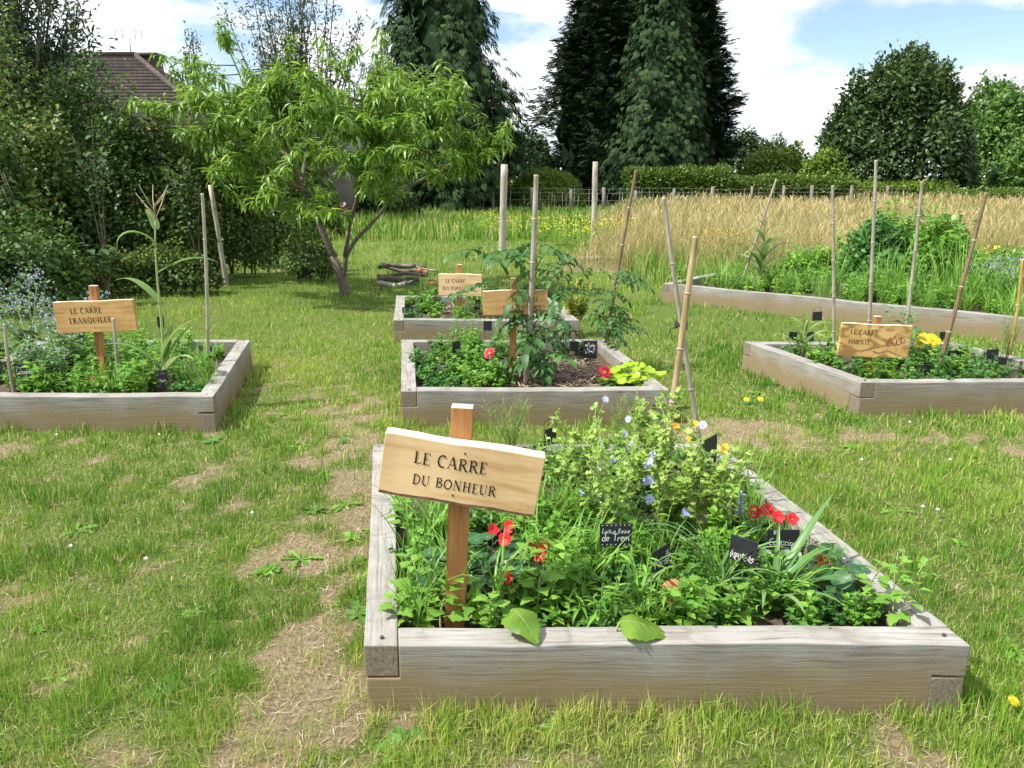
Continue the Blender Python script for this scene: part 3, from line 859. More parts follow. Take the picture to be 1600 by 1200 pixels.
def peppers(ob, w, h, thick):
    mb = MB()
    for cx, cz, s, tl in ((.20, -.02, .28, .1), (.27, .03, .32, -.05), (.34, .02, .26, .12), (.385, .06, .2, -.1)):
        pts = [((cx + tl * .1 * math.sin(a) + .035 * math.cos(a) * (1 - .3 * math.sin(a))) * w, -thick / 2 - .001, (cz + s * .5 * math.sin(a)) * h) for a in np.linspace(0, 2 * math.pi, 15)]
        n = len(pts)
        q = np.array(pts); c = q.mean(0)
        inner = c + (q - c) * .72
        mb.add(np.vstack([q, inner]), Q=[(i, i + 1, n + i + 1, n + i) for i in range(n - 1)])
    for k in range(5):
        p0 = np.array([(.18 + .012 * k + .03 * math.sin(k * 2)) * w, -thick / 2 - .0016, (-.12 + .05 * k) * h])
        mb.ribbon([p0, p0 + np.array([.008 * w, 0, .06 * h]), p0 + np.array([.006 * w, 0, .12 * h])], [.004 * w, .012 * w, .003 * w], (1, 0, 0))
    for k in range(9):
        x = -.02 + .036 * k
        p0 = np.array([x * w, -thick / 2 - .0014, (-.33 - .04 * math.sin(k * .9)) * h])
        mb.ribbon([p0, p0 + np.array([.036 * w, 0, .01 * h]), p0 + np.array([.05 * w, 0, .0])], [.004 * h, .02 * h, .004 * h], (0, 0, 1))
    mb.build('painted_peppers', M['pepper_paint'], ob)


make_sign('large tilted wooden sign reading LE CARRE DU BONHEUR in the nearest bed', (712, 972), (722, 634), (721, 737), 248, 97, R(9.8),
          [('LE CARRE', .195, .655, .07, .23), ('DU BONHEUR', .205, .735, -.27, .22)], M['board_pale'], .066, .055, sd=2)
make_sign('wooden sign half hidden by tomato leaves in the middle bed, reading DES LUTINS', (800, 600), (803, 434), (805, 473), 101, 38, R(-.5),
          [('LE CARRE', .44, .86, .06, .2), ('DES LUTINS', .31, .90, -.32, .2)], M['board'], .042, .035, sd=3)
make_sign('small pale sign reading LE CARRE DES PAPILLONS near the log pile', (718, 496), (718, 413), (719, 445), 67, 33, R(1),
          [('LE CARRE', .16, .62, .10, .19), ('DES PAPILLONS', .09, .77, -.24, .19)], M['board_pale'], .05, .03, sd=4)
make_sign('amber wooden sign reading LE CARRE TRANQUILLE on a red-brown leaning post', (163, 600), (146, 446), (150, 494), 125, 48, R(-2.6),
          [('LE CARRE', .20, .60, .12, .2), ('TRANQUILLE', .16, .70, -.2, .2)], M['board'], .052, .03, sd=5)
make_sign('smudged wooden sign reading LE CARRE PIMENTE with painted red peppers', (1356, 592), (1371, 494), (1366, 532), 110, 51, R(2.6),
          [('LE CARRE', .13, .52, .18, .17), ('PIMENTE', .12, .43, -.12, .16)], M['board_stained'], .05, .03, extra=peppers, sd=6)


# ------------------------------------------------------------------ bamboo stakes
def stake(base, top, r, mat, label, zs=Z_SOIL, lean=0.0, gap=0.27, name='bamboo_stake', Yabs=None, group='bamboo stakes'):
    b0 = G(base[0], base[1], zs) if Yabs is None else P(base[0], base[1], Yabs)
    t0 = P(top[0], top[1], b0.y + lean)
    root = thing(name, label, 'stake', b0, 0, group)
    ax = t0 - b0; L = ax.length
    n = max(2, int(L / gap))
    pts, rad = [], []
    bend = Vector((random.uniform(-.012, .012), random.uniform(-.012, .012), 0))
    zz = [0.0]
    for i in range(n):
        for f in (.04, .5, .93, .965, 1.0): zz.append((i + f) / n)
    for f in zz:
        q = (f * n) % 1
        pts.append(ax * f + bend * math.sin(f * math.pi) - (ax.normalized() * .1 if f == 0 else Vector()))
        rad.append(r * (1.0 - .25 * f) * (1.14 if .96 < q < .97 else (1.0 if q else 1.04)))
    mb = MB(); mb.tube(pts, rad, 8); mb.build('culm', mat, root, True)
    for i in range(1, n):
        f = i / n
        c = ax * f + bend * math.sin(f * math.pi); d = ax.normalized(); rr = r * (1 - .25 * f)
        mb = MB(); mb.tube([c - d * .006, c - d * .002, c + d * .003, c + d * .008], [rr * 1.02, rr * 1.28, rr * 1.25, rr * 1.0], 8, cap=False)
        mb.build('node', M['node'], root, True)
    return root, b0, t0


stake((1041, 708), (1087, 369), .020, M['bamboo_tan'], 'thick tan bamboo cane crossing the darker cane in the nearest bed')
stake((1095, 700), (1037, 308), .014, M['bamboo_grey'], 'dark grey bamboo cane crossing the tan cane in the nearest bed')
mb = MB()
cx = P(1064, 508, G(1041, 708, Z_SOIL).y + .02)
for k in range(3):
    mb.tube([(cx.x + .032 * math.cos(a), cx.y + .03 * math.sin(a), cx.z + (k - 1) * .008 + .012 * math.sin(a * 2 + k)) for a in np.linspace(0, 2 * math.pi, 14)], .0035, 5)
mb.tube([(cx.x - .03, cx.y - .03, cx.z), (cx.x - .06, cx.y - .04, cx.z - .015), (cx.x - .07, cx.y - .04, cx.z - .04)], .003, 5)
tag(mb.build('twine_tie', M['twine']), 'dark twine knotted round the two crossed bamboo canes', 'twine')
stake((822, 603), (838, 273), .021, M['bamboo_grey'], 'thick grey bamboo cane carrying tomato leaves in front of the DES LUTINS sign')
stake((945, 548), (994, 266), .016, M['bamboo_brown'], 'brown bamboo cane leaning right behind the red flowers of the middle bed')
stake((325, 580), (316, 302), .015, M['bamboo_grey'], 'tall grey cane by the maize in the TRANQUILLE bed')
stake((186, 605), (177, 497), .014, M['bamboo_grey'], 'short grey cane just right of the TRANQUILLE sign')
stake((22, 612), (7, 506), .013, M['bamboo_grey'], 'dark short cane at the left picture edge in the borage')
stake((1303, 572), (1301, 290), .014, M['bamboo_grey'], 'slim grey cane upright left of the PIMENTE sign')
stake((1356, 560), (1369, 250), .016, M['bamboo_grey'], 'tallest pale cane standing behind the PIMENTE sign')
stake((1412, 545), (1441, 283), .016, M['bamboo_grey'], 'grey cane leaning right just past the PIMENTE sign')
stake((1464, 587), (1541, 301), .017, M['bamboo_brown'], 'dark brown cane leaning strongly right in the PIMENTE bed')
stake((1578, 548), (1598, 405), .016, M['bamboo_orange'], 'orange-tan cane at the right picture edge')
stake((1156, 450), (1213, 280), .017, M['bamboo_grey'], 'grey cane leaning over the maize in the long bed')


# ------------------------------------------------------------------ slate name tags on wire hooks
def marker(cx, cy, wp, hp, base_py, label, yaw=0.0, roll=0.0, text=(), style=None, zs=Z_SOIL, hook=True):
    b0 = G(cx, base_py, zs)
    Y = b0.y
    c = P(cx, cy, Y)
    t = Y / (math.cos(PITCH) - (cy - 600) / FOC * math.sin(PITCH))
    w, h = wp / FOC * t, hp / FOC * t
    root = thing('slate_marker', label, 'plant label', b0, 0, 'slate plant labels')
    T = Matrix.Translation(c - b0) @ Matrix.Rotation(yaw, 4, 'Z') @ Matrix.Rotation(roll, 4, 'Y')
    o = link('plate', bevel_box('plate', w, .005, h, [M['slate']], .0012, 0, 2), root, T)
    mb = MB()
    r = random.Random(int(cx * 7 + cy))
    yf = -.0034
    n = len(text)
    for i, s in enumerate(text):
        zz = h * (.34 - .70 * (i + 1) / max(1, n)) + h * .08
        if s == '~':      # illegible scrawl
            p = [(-.36 * w + .72 * w * k / 16, yf, zz + h * .22 + h * .16 * (r.random() - .5) * 2) for k in range(17)]
            for a, b_ in zip(p[:-1], p[1:]):
                mb.ribbon([a, b_], .018 * h + .0012, (0, 0, 1))
        else:
            write(mb, s, -.44 * w, .44 * w if len(s) > 4 else .25 * w, zz, h * (.42 if n > 1 else .5), SCRIPT, yf, slant=.12, boost=1.1)
    if style == 'hearts':
        for k in range(7):
            for zc in (.44, -.44):
                x = (-.42 + .14 * k) * w
                mb.ribbon([(x - .02 * w, yf, zc * h + .02 * h), (x, yf, zc * h - .03 * h), (x + .02 * w, yf, zc * h + .02 * h)], .0012, (0, 0, 1))
    if style == 'dots':
        for k in range(90):
            x, z = r.uniform(-.47, .47) * w, r.uniform(-.46, .46) * h
            if abs(z) < .16 * h and abs(x) < .4 * w: continue
            mb.add([(x - .001, yf, z), (x, yf, z - .001), (x + .001, yf, z), (x, yf, z + .001)], [(0, 1, 2, 3)])
    if style == 'flower':
        for x0, z0, up in ((-.30, .26, 1), (.28, -.42, 1)):
            for k in range(4):
                x = (x0 + .05 * k) * w
                mb.ribbon([(x, yf, z0 * h), (x, yf, (z0 + .1 + .08 * (k % 2)) * h), (x + .01 * w, yf, (z0 + .2) * h)], [.0008, .0012, .0018], (1, 0, 0))
    if style == 'vine':
        p = [((-.42 + .84 * k / 20) * w, yf, (-.33 + .06 * math.sin(k * 1.3)) * h) for k in range(21)]
        mb.ribbon(p, .0012, (0, 0, 1))
        for k in range(0, 20, 4):
            mb.ribbon([p[k], (p[k][0] + .03 * w, yf, p[k][2] - .09 * h)], [.002, .0006], (1, 0, 0))
    if style == 'sprig':
        for k in range(6):
            x, z = .30 * w, (-.34 + .11 * k) * h
            mb.ribbon([(x - .09 * w, yf, z + .05 * h), (x, yf, z), (x + .09 * w, yf, z + .05 * h)], [.0006, .0018, .0006], (0, 0, 1))
    if mb.n:
        mb.build('writing', M['chalk'], o)
    # wire with a bent crook that the plate hangs from
    p = Matrix(T)
    cc = c - b0
    mb = MB()
    dx = w * .35
    if hook:
        pts = [Vector((cc.x - dx, .012, -.1)), Vector((cc.x - dx, .012, cc.z * .6)), Vector((cc.x - dx, .012, cc.z + h * .62))]
        pts += [Vector((cc.x - dx + dx * (1 - math.cos(a)), .012 - .006 * math.sin(a / 2), cc.z + h * .62 + h * .42 * math.sin(a))) for a in np.linspace(.5, 3.1, 6)]
        pts.append(Vector((cc.x + dx * .9, .0, cc.z + h * .42)))
    else:
        pts = [Vector((cc.x * .3, .008, -.1)), Vector((cc.x, .008, cc.z * .5)), Vector((cc.x, .008, cc.z + h * .3))]
    mb.tube(pts, .0018, 5)
    mb.build('wire_hook', M['wire'], root)


marker(962, 835, 50, 37, 915, 'slate label reading Laitue Reine de Trem in white chalk with little hearts', 0, R(-1), ('Laitue Reine', 'de Trem'), 'hearts', hook=False)
marker(1033, 873, 44, 40, 940, 'small slate label reading Persil, turned sideways beside the strap leaves', R(42), R(-4), ('Persil',), 'sprig', hook=False)
marker(1161, 860, 44, 42, 940, 'slate label reading Agastache, turned the other way, chalk garland below', R(-38), R(3), ('Agastache',), 'vine', hook=False)
marker(1223, 843, 50, 34, 905, 'slate label reading Capucine below red nasturtium flowers', 0, R(1), ('Capucine',), 'flower', hook=False)
marker(860, 682, 28, 27, 735, 'blank slate seen edgewise hanging from a wire crook at the back beam', R(48), R(4))
marker(1108, 708, 44, 52, 775, 'tall dark blank slate beside the orange marigold flowers', R(46), R(-3), hook=False)
marker(783, 838, 46, 18, 890, 'tilted slate half buried among red nasturtiums by the sign post', R(10), R(-36), ('~',), hook=False)
marker(39, 578, 34, 21, 612, 'dotted slate label reading Groseille in the borage at the left edge', R(-3), R(-2), ('Groseille',), 'dots')
marker(254, 590, 17, 24, 616, 'small dotted slate label reading Mais at the foot of the maize', R(10), R(-4), ('Mais',), 'dots')
marker(251, 503, 10, 17, 548, 'tiny dark slate behind the maize stem', R(20), 0)
marker(321, 546, 20, 11, 562, 'dark slate low by the back beam of the TRANQUILLE bed', 0, 0, hook=False)
marker(713, 542, 18, 18, 578, 'narrow blank slate in front of the back beam in the middle bed', R(50), 0)
marker(762, 509, 13, 15, 560, 'grey blank slate on a tall wire under the DES LUTINS sign', 0, 0)
marker(690, 576, 24, 15, 592, 'slate with dense white scrawl among the low mint', 0, R(-8), ('~', '~'), hook=False)
marker(897, 541, 14, 16, 566, 'blank dark slate above the straw mulch', R(15), R(4), hook=False)
marker(922, 546, 22, 28, 572, 'slate with white chalk strokes left of the brown leaning cane', R(-8), 0, ('~', '~'), hook=False)
marker(640, 439, 13, 12, 475, 'slate with pale writing at the back corner beside the logs', 0, 0, ('~',))
marker(637, 488, 17, 16, 500, 'slate with white writing at the front corner of the PAPILLONS bed', 0, 0, ('~',), hook=False)
marker(746, 476, 9, 16, 496, 'small hanging slate with white mark right of the PAPILLONS sign', R(20), R(6), ('~',))
marker(1277, 494, 15, 14, 545, 'black slate held high above the PIMENTE bed back beam', 0, R(-4))
marker(1239, 525, 16, 13, 545, 'blank slate left of the young maize in the PIMENTE bed', R(20), R(8), hook=False)
marker(1266, 526, 11, 15, 552, 'blank slate close behind the young maize stem', R(-15), R(-4), hook=False)
marker(1296, 535, 10, 13, 560, 'narrow slate beside the slim upright cane', R(30), 0, hook=False)
marker(1393, 582, 26, 18, 596, 'wide slate with faint writing at the foot of the PIMENTE sign', 0, 0, ('~',), hook=False)
marker(1445, 578, 14, 17, 594, 'small blank slate left of the brown leaning cane', R(12), 0, hook=False)
marker(1492, 555, 24, 15, 585, 'slate label with cursive white writing and underline in the PIMENTE bed', 0, 0, ('~',), 'vine')
marker(1472, 526, 11, 15, 556, 'dark slate behind the yellow flowers', R(20), 0, hook=False)
marker(1551, 553, 18, 15, 584, 'black slate, upper of two overlapping at the far side beam', 0, R(-4))
marker(1562, 564, 23, 12, 588, 'black slate, lower of two overlapping at the far side beam', 0, R(3), hook=False)
marker(1138, 437, 11, 9, 449, 'tiny slate with white mark in the long bed, nearest its end', 0, 0, ('~',), hook=False)
marker(1250, 427, 11, 10, 452, 'tiny slate with white mark among grass in the long bed', 0, 0, ('~',), hook=False)


# ------------------------------------------------------------------ plants: shared leaf meshes
def proto(name, tm, mat, tint=.5, smooth=True):
    mb = MB(); mb.add(tm[0], Q=tm[1], tint=tint)
    return mb.mesh(name, mat, smooth)


def round_leaf():
    n = 14
    a = np.arange(n) * 2 * math.pi / n
    rim = np.stack([.5 * np.cos(a) * (1 + .06 * np.sin(5 * a)), .5 * np.sin(a), .06 + .035 * np.sin(3 * a + 1)], 1)
    mid = np.stack([.26 * np.cos(a), .26 * np.sin(a), .02 + .01 * np.sin(7 * a)], 1)
    V = np.vstack([rim, mid, [(0.03, 0, -.03)]])
    Q = [(i, (i + 1) % n, n + (i + 1) % n, n + i) for i in range(n)]
    T = [(n + i, n + (i + 1) % n, 2 * n) for i in range(n)]
    return V, Q, T


def mk_round(name, mat):
    V, Q, T = round_leaf()
    mb = MB(); t = np.full(len(V), .45); t[-1] = 1.0; mb.add(V, Q, T, t)
    return mb.mesh(name, mat, True)


GOOSE = leaf_shape(8, lambda t: (.10, .62, .86, 1.0, .72, .66, .40, .28, .03)[int(round(t * 8))], .78, .18, .22, .10)
LEAF = {
    'goose': proto('goosefoot_leaf', GOOSE, M['goosefoot']),
    'nast': mk_round('nasturtium_leaf', M['nasturtium']),
    'lime': mk_round('lime_leaf', M['nasturtium_lime']),
    'borage': proto('borage_leaf', leaf_shape(5, None, .52, .2, .35), M['borage']),
    'bean': proto('bean_leaf', leaf_shape(4, lambda t: math.sin(math.pi * (t ** .6 * .96 + .02)), .75, .2, .25), M['weed_dark']),
}


def tomato_leaf():
    mb = MB()
    pts = np.array([(t, 0, -.35 * t * t) for t in np.linspace(0, 1, 6)])
    mb.tube(pts, np.linspace(.018, .006, 6), 4, .6)
    lf = leaf_shape(4, lambda t: math.sin(math.pi * (t ** .8 * .95 + .03)), .55, .25, .35, .14)
    pos, d, s = [], [], []
    for t, sz in ((.3, .26), (.52, .36), (.76, .36)):
        for sg in (-1, 1):
            pos.append((t, 0, -.35 * t * t)); d.append((.5, sg * .85, -.25)); s.append(sz)
    pos.append((1, 0, -.35)); d.append((.85, 0, -.55)); s.append(.42)
    mb.scatter(lf, np.array(pos), frames(np.array(d)), np.array(s), rng.uniform(.3, .7, len(s)))
    return mb.mesh('tomato_leaf', M['tomato'], True)


LEAF['tomato'] = tomato_leaf()


def flower_mesh(name, mat, n, w, lift, layers=1, r0=.12, droop=.1, seed=0):
    mb = MB(); r = np.random.default_rng(seed)
    for l in range(layers):
        a = (np.arange(n) + .5 * l) * 2 * math.pi / n + r.uniform(-.1, .1, n)
        lf = leaf_shape(2, lambda t: (.45, 1.0, .55)[int(round(t * 2))], w, .15, droop)
        up = lift + .35 * l
        d = np.stack([np.cos(a), np.sin(a), np.full(n, up)], 1)
        p = np.stack([r0 * np.cos(a), r0 * np.sin(a), np.full(n, .02 + .05 * l)], 1)
        mb.scatter(lf, p, frames(d), (.5 - r0) * (1 - .25 * l), r.uniform(.2, .9, n))
    return mb.mesh(name, mat, True)


def centre_mesh(r=.13, h=.1):
    mb = MB(); mb.tube([(0, 0, -.05), (0, 0, h * .4), (0, 0, h)], [r, r * 1.1, r * .5], 8)
    return mb.mesh('flower_centre', M['centre'], True)


FL = {'nast': flower_mesh('nasturtium_flower', M['red'], 5, 1.15, .7, 1, .04, .35, 1), 'pink': flower_mesh('pink_flower', M['pink'], 5, .8, .8, 1, .06, .2, 2),
      'blue': flower_mesh('blue_flower', M['blue'], 13, .34, .15, 1, .05, .05, 3), 'calendula': flower_mesh('marigold_flower', M['orange'], 16, .30, .25, 2, .1, .1, 4),
      'zinnia': flower_mesh('zinnia_flower', M['crimson'], 16, .36, .2, 2, .1, .18, 5), 'yellow': flower_mesh('yellow_flower', M['yellow'], 13, .34, .3, 2, .1, .1, 6),
      'dandelion': flower_mesh('dandelion_flower', M['yellow'], 22, .22, .25, 3, .04, .05, 7), 'rust': flower_mesh('rust_flower', M['rust'], 14, .36, .1, 2, .1, .25, 8)}
CEN = centre_mesh()


def flower(root, kind, loc, size, d=(0, -.3, 1), centre=True):
    o = link('flower', FL[kind], root, frame1(Vector((1, 0, 0)) - Vector(d) * (d[0] / Vector(d).length_squared), up=Vector(d).normalized(), loc=loc, s=size))
    if centre:
        link('flower_centre', CEN, o)
    return o


def add_leaf(root, key, loc, d, s, up=(0, 0, 1), roll=0.0):
    return link('leaf', LEAF[key], root, frame1(d, up, roll, loc, s))


def goosefoot(px, py, h, label, group=None, n=14, s=.075, zs=Z_SOIL, stems=1, key='goose'):
    root = thing('goosefoot_plant' if key == 'goose' else 'bean_plant', label, 'plant', G(px, py, zs), random.uniform(0, 6), group)
    mb = MB()
    for k in range(stems):
        lean = Vector((random.uniform(-.35, .35), random.uniform(-.35, .35), 1))
        pts = [lean * (h * t) + Vector((.01 * math.sin(t * 5 + k), .01 * math.cos(t * 4), 0)) for t in np.linspace(0, 1, 6)]
        mb.tube(pts, np.linspace(.004, .0015, 6), 5)
        for i in range(n):
            t = .25 + .75 * i / (n - 1)
            a = i * 2.4 + k
            p = lean * (h * t)
            sz = s * (1.1 - .5 * t) * random.uniform(.75, 1.2)
            d = Vector((math.cos(a), math.sin(a), .25 + .5 * t * random.random()))
            q = p + d * (.03 * (1.2 - t))
            mb.tube([p, q], .0013, 4)
            add_leaf(root, key, q, d + Vector((0, 0, random.uniform(-.3, .1))), sz, roll=random.uniform(-.4, .4))
    mb.build('stem', M['stem_pale'], root)
    return root


def nasturtium(px, py, spread, n, label, flowers=(), key='nast', s=(.04, .07), h=(.06, .2), zs=Z_SOIL, fkind='nast'):
    root = thing('nasturtium_plant', label, 'flower', G(px, py, zs))
    base = root.location.copy()
    mb = MB()
    for i in range(n):
        a, r = random.uniform(0, 6.28), spread * math.sqrt(random.random())
        p = Vector((r * math.cos(a), r * math.sin(a) * .8, random.uniform(*h) * (1.1 - .5 * r / spread)))
        mb.tube([(p.x * .3, p.y * .3, 0), (p.x * .8, p.y * .8, p.z * .5), p], .0015, 4)
        up = Vector((random.uniform(-.5, .3), random.uniform(-.75, .1), 1)).normalized()
        d = Vector((math.cos(a), math.sin(a), 0))
        add_leaf(root, key, p, d - up * d.dot(up), random.uniform(*s), up=up)
    for fx, fy, dy in flowers:
        w = P(fx, fy, base.y + dy) - base
        mb.tube([(w.x * .4, w.y * .4, .02), (w.x * .9, w.y * .9, w.z * .6), w], .0016, 4)
        flower(root, fkind, w, random.uniform(.045, .055), (random.uniform(-.5, .5), -.9, .5), centre=False)
    mb.build('stem', M['stem_pale'], root)
    return root


def blade_curve(d, L, rise, n=7, p0=(0, 0, 0)):
    """arching blade: goes up, then bends over in direction d"""
    pts = []
    p = Vector(p0); ang = R(rise)
    for i in range(n + 1):
        pts.append(p.copy())
        t = i / n
        a = ang - (t ** 1.6) * R(rise + 30) * d[2]
        p = p + Vector((d[0] * math.cos(a), d[1] * math.cos(a), math.sin(a))) * (L / n)
    return pts


def grass_clump_mesh(name, n, h, w, mat, seed, spread=.03, bend=1.0):
    mb = MB(); r = random.Random(seed)
    for i in range(n):
        a = r.uniform(0, 6.28); L = h * r.uniform(.5, 1.1)
        pts = blade_curve((math.cos(a), math.sin(a), bend * r.uniform(.3, 1.0)), L, r.uniform(65, 88), 5, (r.uniform(-spread, spread), r.uniform(-spread, spread), 0))
        ww = w * r.uniform(.6, 1.1) * np.array([.7, 1, 1, .8, .45, .05])
        mb.ribbon(pts, ww / 2, (-math.sin(a), math.cos(a), 0), r.uniform(.1, .9), .25)
    return mb.mesh(name, mat, True)


def herb_mesh(seed, h, spread, stems, nleaf, s, tm, mat, name='foliage', smooth=True, up=.5):
    mb = MB(); r = np.random.default_rng(seed)
    for k in range(stems):
        a = r.uniform(0, 6.28); q = spread * math.sqrt(r.random())
        top = np.array([q * math.cos(a), q * math.sin(a), h * r.uniform(.55, 1.05)])
        b = top * np.array([.35, .35, 0])
        pts = [b + (top - b) * t + np.array([0, 0, 0.]) for t in np.linspace(0, 1, 4)]
        mb.tube(pts, np.linspace(.0028, .001, 4), 4, .8)
        t = r.uniform(.15, 1, nleaf)
        pos = b + (top - b) * t[:, None]
        aa = r.uniform(0, 6.28, nleaf)
        d = np.stack([np.cos(aa), np.sin(aa), r.uniform(-.2, up * 1.6, nleaf)], 1)
        mb.scatter(tm, pos, frames(d, roll=r.uniform(-.5, .5, nleaf)), s * r.uniform(.6, 1.25, nleaf) * (1.15 - .45 * t), r.uniform(.1, .9, nleaf))
    return mb.mesh(name, mat, smooth)


FRILL = leaf_shape(4, lambda t: (.1, .9, .55, .95, .1)[int(round(t * 4))], .8, .3, .2, .15)
PROTO = {
    'weed_a': [herb_mesh(i, .20, .10, 6, 13, .055, OVATE, M['weed']) for i in range(3)],
    'weed_b': [herb_mesh(10 + i, .13, .10, 9, 14, .038, OVATE, M['weed_dark']) for i in range(3)],
    'weed_c': [herb_mesh(20 + i, .24, .09, 6, 14, .06, LANCE, M['weed']) for i in range(3)],
    'parsley': [herb_mesh(30 + i, .17, .09, 10, 11, .035, FRILL, M['weed_dark']) for i in range(2)],
    'mint': [herb_mesh(40 + i, .16, .11, 12, 12, .045, OVATE, M['weed']) for i in range(2)],
    'grass': [grass_clump_mesh('blades', 22, .30, .009, M['grass_wide'], i, .04) for i in range(3)],
    'fine_grass': [grass_clump_mesh('blades', 40, .28, .0045, M['grass_wide'], 5 + i, .06, .8) for i in range(2)],
    'tall_grass': [grass_clump_mesh('blades', 40, .65, .009, M['grass_wide'], 9 + i, .10, .8) for i in range(2)],
}
INFO = {'weed_a': ('leafy_weed', 'plant'), 'weed_b': ('creeping_herb', 'plant'), 'weed_c': ('narrow_leaf_weed', 'plant'), 'parsley': ('parsley_plant', 'plant'),
        'mint': ('mint_plant', 'plant'), 'grass': ('grass_clump', 'grass'), 'fine_grass': ('grass_clump', 'grass'), 'tall_grass': ('tall_grass_clump', 'grass')}


def filler(kind, p, s, label, group):
    nm, cat = INFO[kind]
    o = link(nm, random.choice(PROTO[kind]))
    o.location = p; o.rotation_euler = (random.uniform(-.1, .1), random.uniform(-.1, .1), random.uniform(0, 6.28)); o.scale = (s, s, s * random.uniform(.85, 1.15))
    return tag(o, label, cat, group)


def zone(a, c):
    r = 'by the front beam' if c < .3 else 'by the back beam' if c > .68 else 'midway back'
    q = 'left side' if a < .25 else 'left of centre' if a < .5 else 'right of centre' if a < .75 else 'right side'
    return r + ', ' + q


MARKS = [('the DU BONHEUR post', 712, 972), ('the Laitue label', 962, 915), ('the Persil label', 1033, 940), ('the Agastache label', 1161, 940), ('the Capucine label', 1223, 905), ('the crossed canes', 1065, 705), ('the field stone', 634, 800),
         ('the dark marigold slate', 1108, 775), ('the orange marigolds', 1095, 745), ('the left dill', 800, 722), ('the right dill', 965, 735), ('the tallest bolted lettuce', 1010, 775), ('the red nasturtium by the post', 765, 918), ('the Capucine nasturtium', 1262, 920),
         ('the nearer broad leaf', 805, 985), ('the broad leaf along the beam', 1000, 985), ('the terracotta lid', 1070, 940), ('the long reaching blade', 1200, 950), ('the front right corner', 1440, 985), ('the front left corner', 640, 985), ('the back left corner', 610, 730), ('the right beam gap', 1170, 780), ('the leaning goosefoot', 1390, 985), ('the pale lettuce above the Laitue label', 960, 855), ('the low sign end', 845, 860), ('the lettuce in mid bed', 1045, 830), ('the lettuce near the right beam', 1110, 850), ('the lettuce behind the sign', 900, 800)]


def near(p):
    m = min(MARKS, key=lambda m: (G(m[1], m[2], Z_SOIL) - p).length)
    d = p - G(m[1], m[2], Z_SOIL)
    w = ('close to' if Vector((d.x, d.y)).length < .06 else 'right of' if d.x > abs(d.y) else 'left of' if -d.x > abs(d.y) else 'behind' if d.y > 0 else 'in front of')
    return w + ' ' + m[0]


def fill(bed, kinds, n, label_of, u=(.09, .91), v=(.08, .93), s=(.7, 1.2), keep=()):
    b = BEDS[bed]
    pts = []
    tries = 0
    while len(pts) < n and tries < n * 30:
        tries += 1
        a, c = random.uniform(*u), random.uniform(*v)
        p = b.at(a, c, Z_SOIL - .01)
        if any((p.x - q[0]) ** 2 + (p.y - q[1]) ** 2 < .005 for q in pts) and random.random() < .85: continue
        if any((p - Vector(k[:2] + (p.z,))).length < k[2] for k in keep): continue
        pts.append((p.x, p.y))
        k = random.choice(kinds)
        filler(k, p, random.uniform(*s), label_of[k][0].replace(' in the nearest bed', '') + ' ' + near(p) if bed == 'front' else label_of[k][0] + ' ' + zone(a, c), label_of[k][1])


# ---- nearest bed
fb = 'nearest bed'
post_xy = tuple(G(712, 972, Z_SOIL)[:2])
LB = {'weed_a': ('bright oval-leaved weed in the nearest bed', 'leafy weeds of the nearest bed'), 'weed_b': ('dark creeping herb in the nearest bed', 'creeping herbs of the nearest bed'),
      'weed_c': ('upright narrow-leaved weed in the nearest bed', 'narrow-leaved weeds of the nearest bed'), 'parsley': ('frilly dark parsley in the nearest bed', 'parsley of the nearest bed'),
      'grass': ('arching wide-bladed grass clump in the nearest bed', 'grass clumps of the nearest bed'), 'fine_grass': ('fine upright grass clump in the nearest bed', 'fine grass of the nearest bed')}
keepf = ((*tuple(G(962, 935, Z_SOIL)[:2]), .07), (*tuple(G(1033, 955, Z_SOIL)[:2]), .06), (*tuple(G(1165, 960, Z_SOIL)[:2]), .06), (*tuple(G(1223, 930, Z_SOIL)[:2]), .06), (*post_xy, .07), (*tuple(G(1320, 950, Z_SOIL)[:2]), .07), (*tuple(G(768, 912, Z_SOIL)[:2]), .15), (*tuple(G(1262, 925, Z_SOIL)[:2]), .11))
fill('front', ['weed_a', 'weed_b', 'weed_b', 'weed_c', 'parsley', 'grass'], 105, LB, (.08, .92), (.10, .93), (.65, 1.1), keepf)
fill('front', ['weed_a', 'weed_c', 'grass', 'fine_grass'], 34, LB, (.08, .60), (.12, .55), (.75, 1.15), keepf)
fill('front', ['weed_b', 'weed_a'], 22, LB, (.07, .93), (.085, .16), (.5, .8), keepf)
fill('front', ['weed_b', 'weed_a', 'parsley'], 26, LB, (.35, .8), (.12, .5), (.5, .75))
fill('front', ['weed_a', 'weed_b', 'weed_c'], 22, LB, (.55, .92), (.09, .35), (.55, .85))
for px, py, s in ((905, 930, 1.1), (955, 970, .55), (985, 972, .6), (885, 945, .9), (655, 880, 1.1), (675, 855, 1.0), (915, 890, 1.1), (690, 900, .9)):
    filler('grass', G(px, py, Z_SOIL), s, 'lush wide-bladed grass clump ' + ('left of the nearest sign post' if px < 700 else 'between nasturtium and strap leaves'), LB['grass'][1])

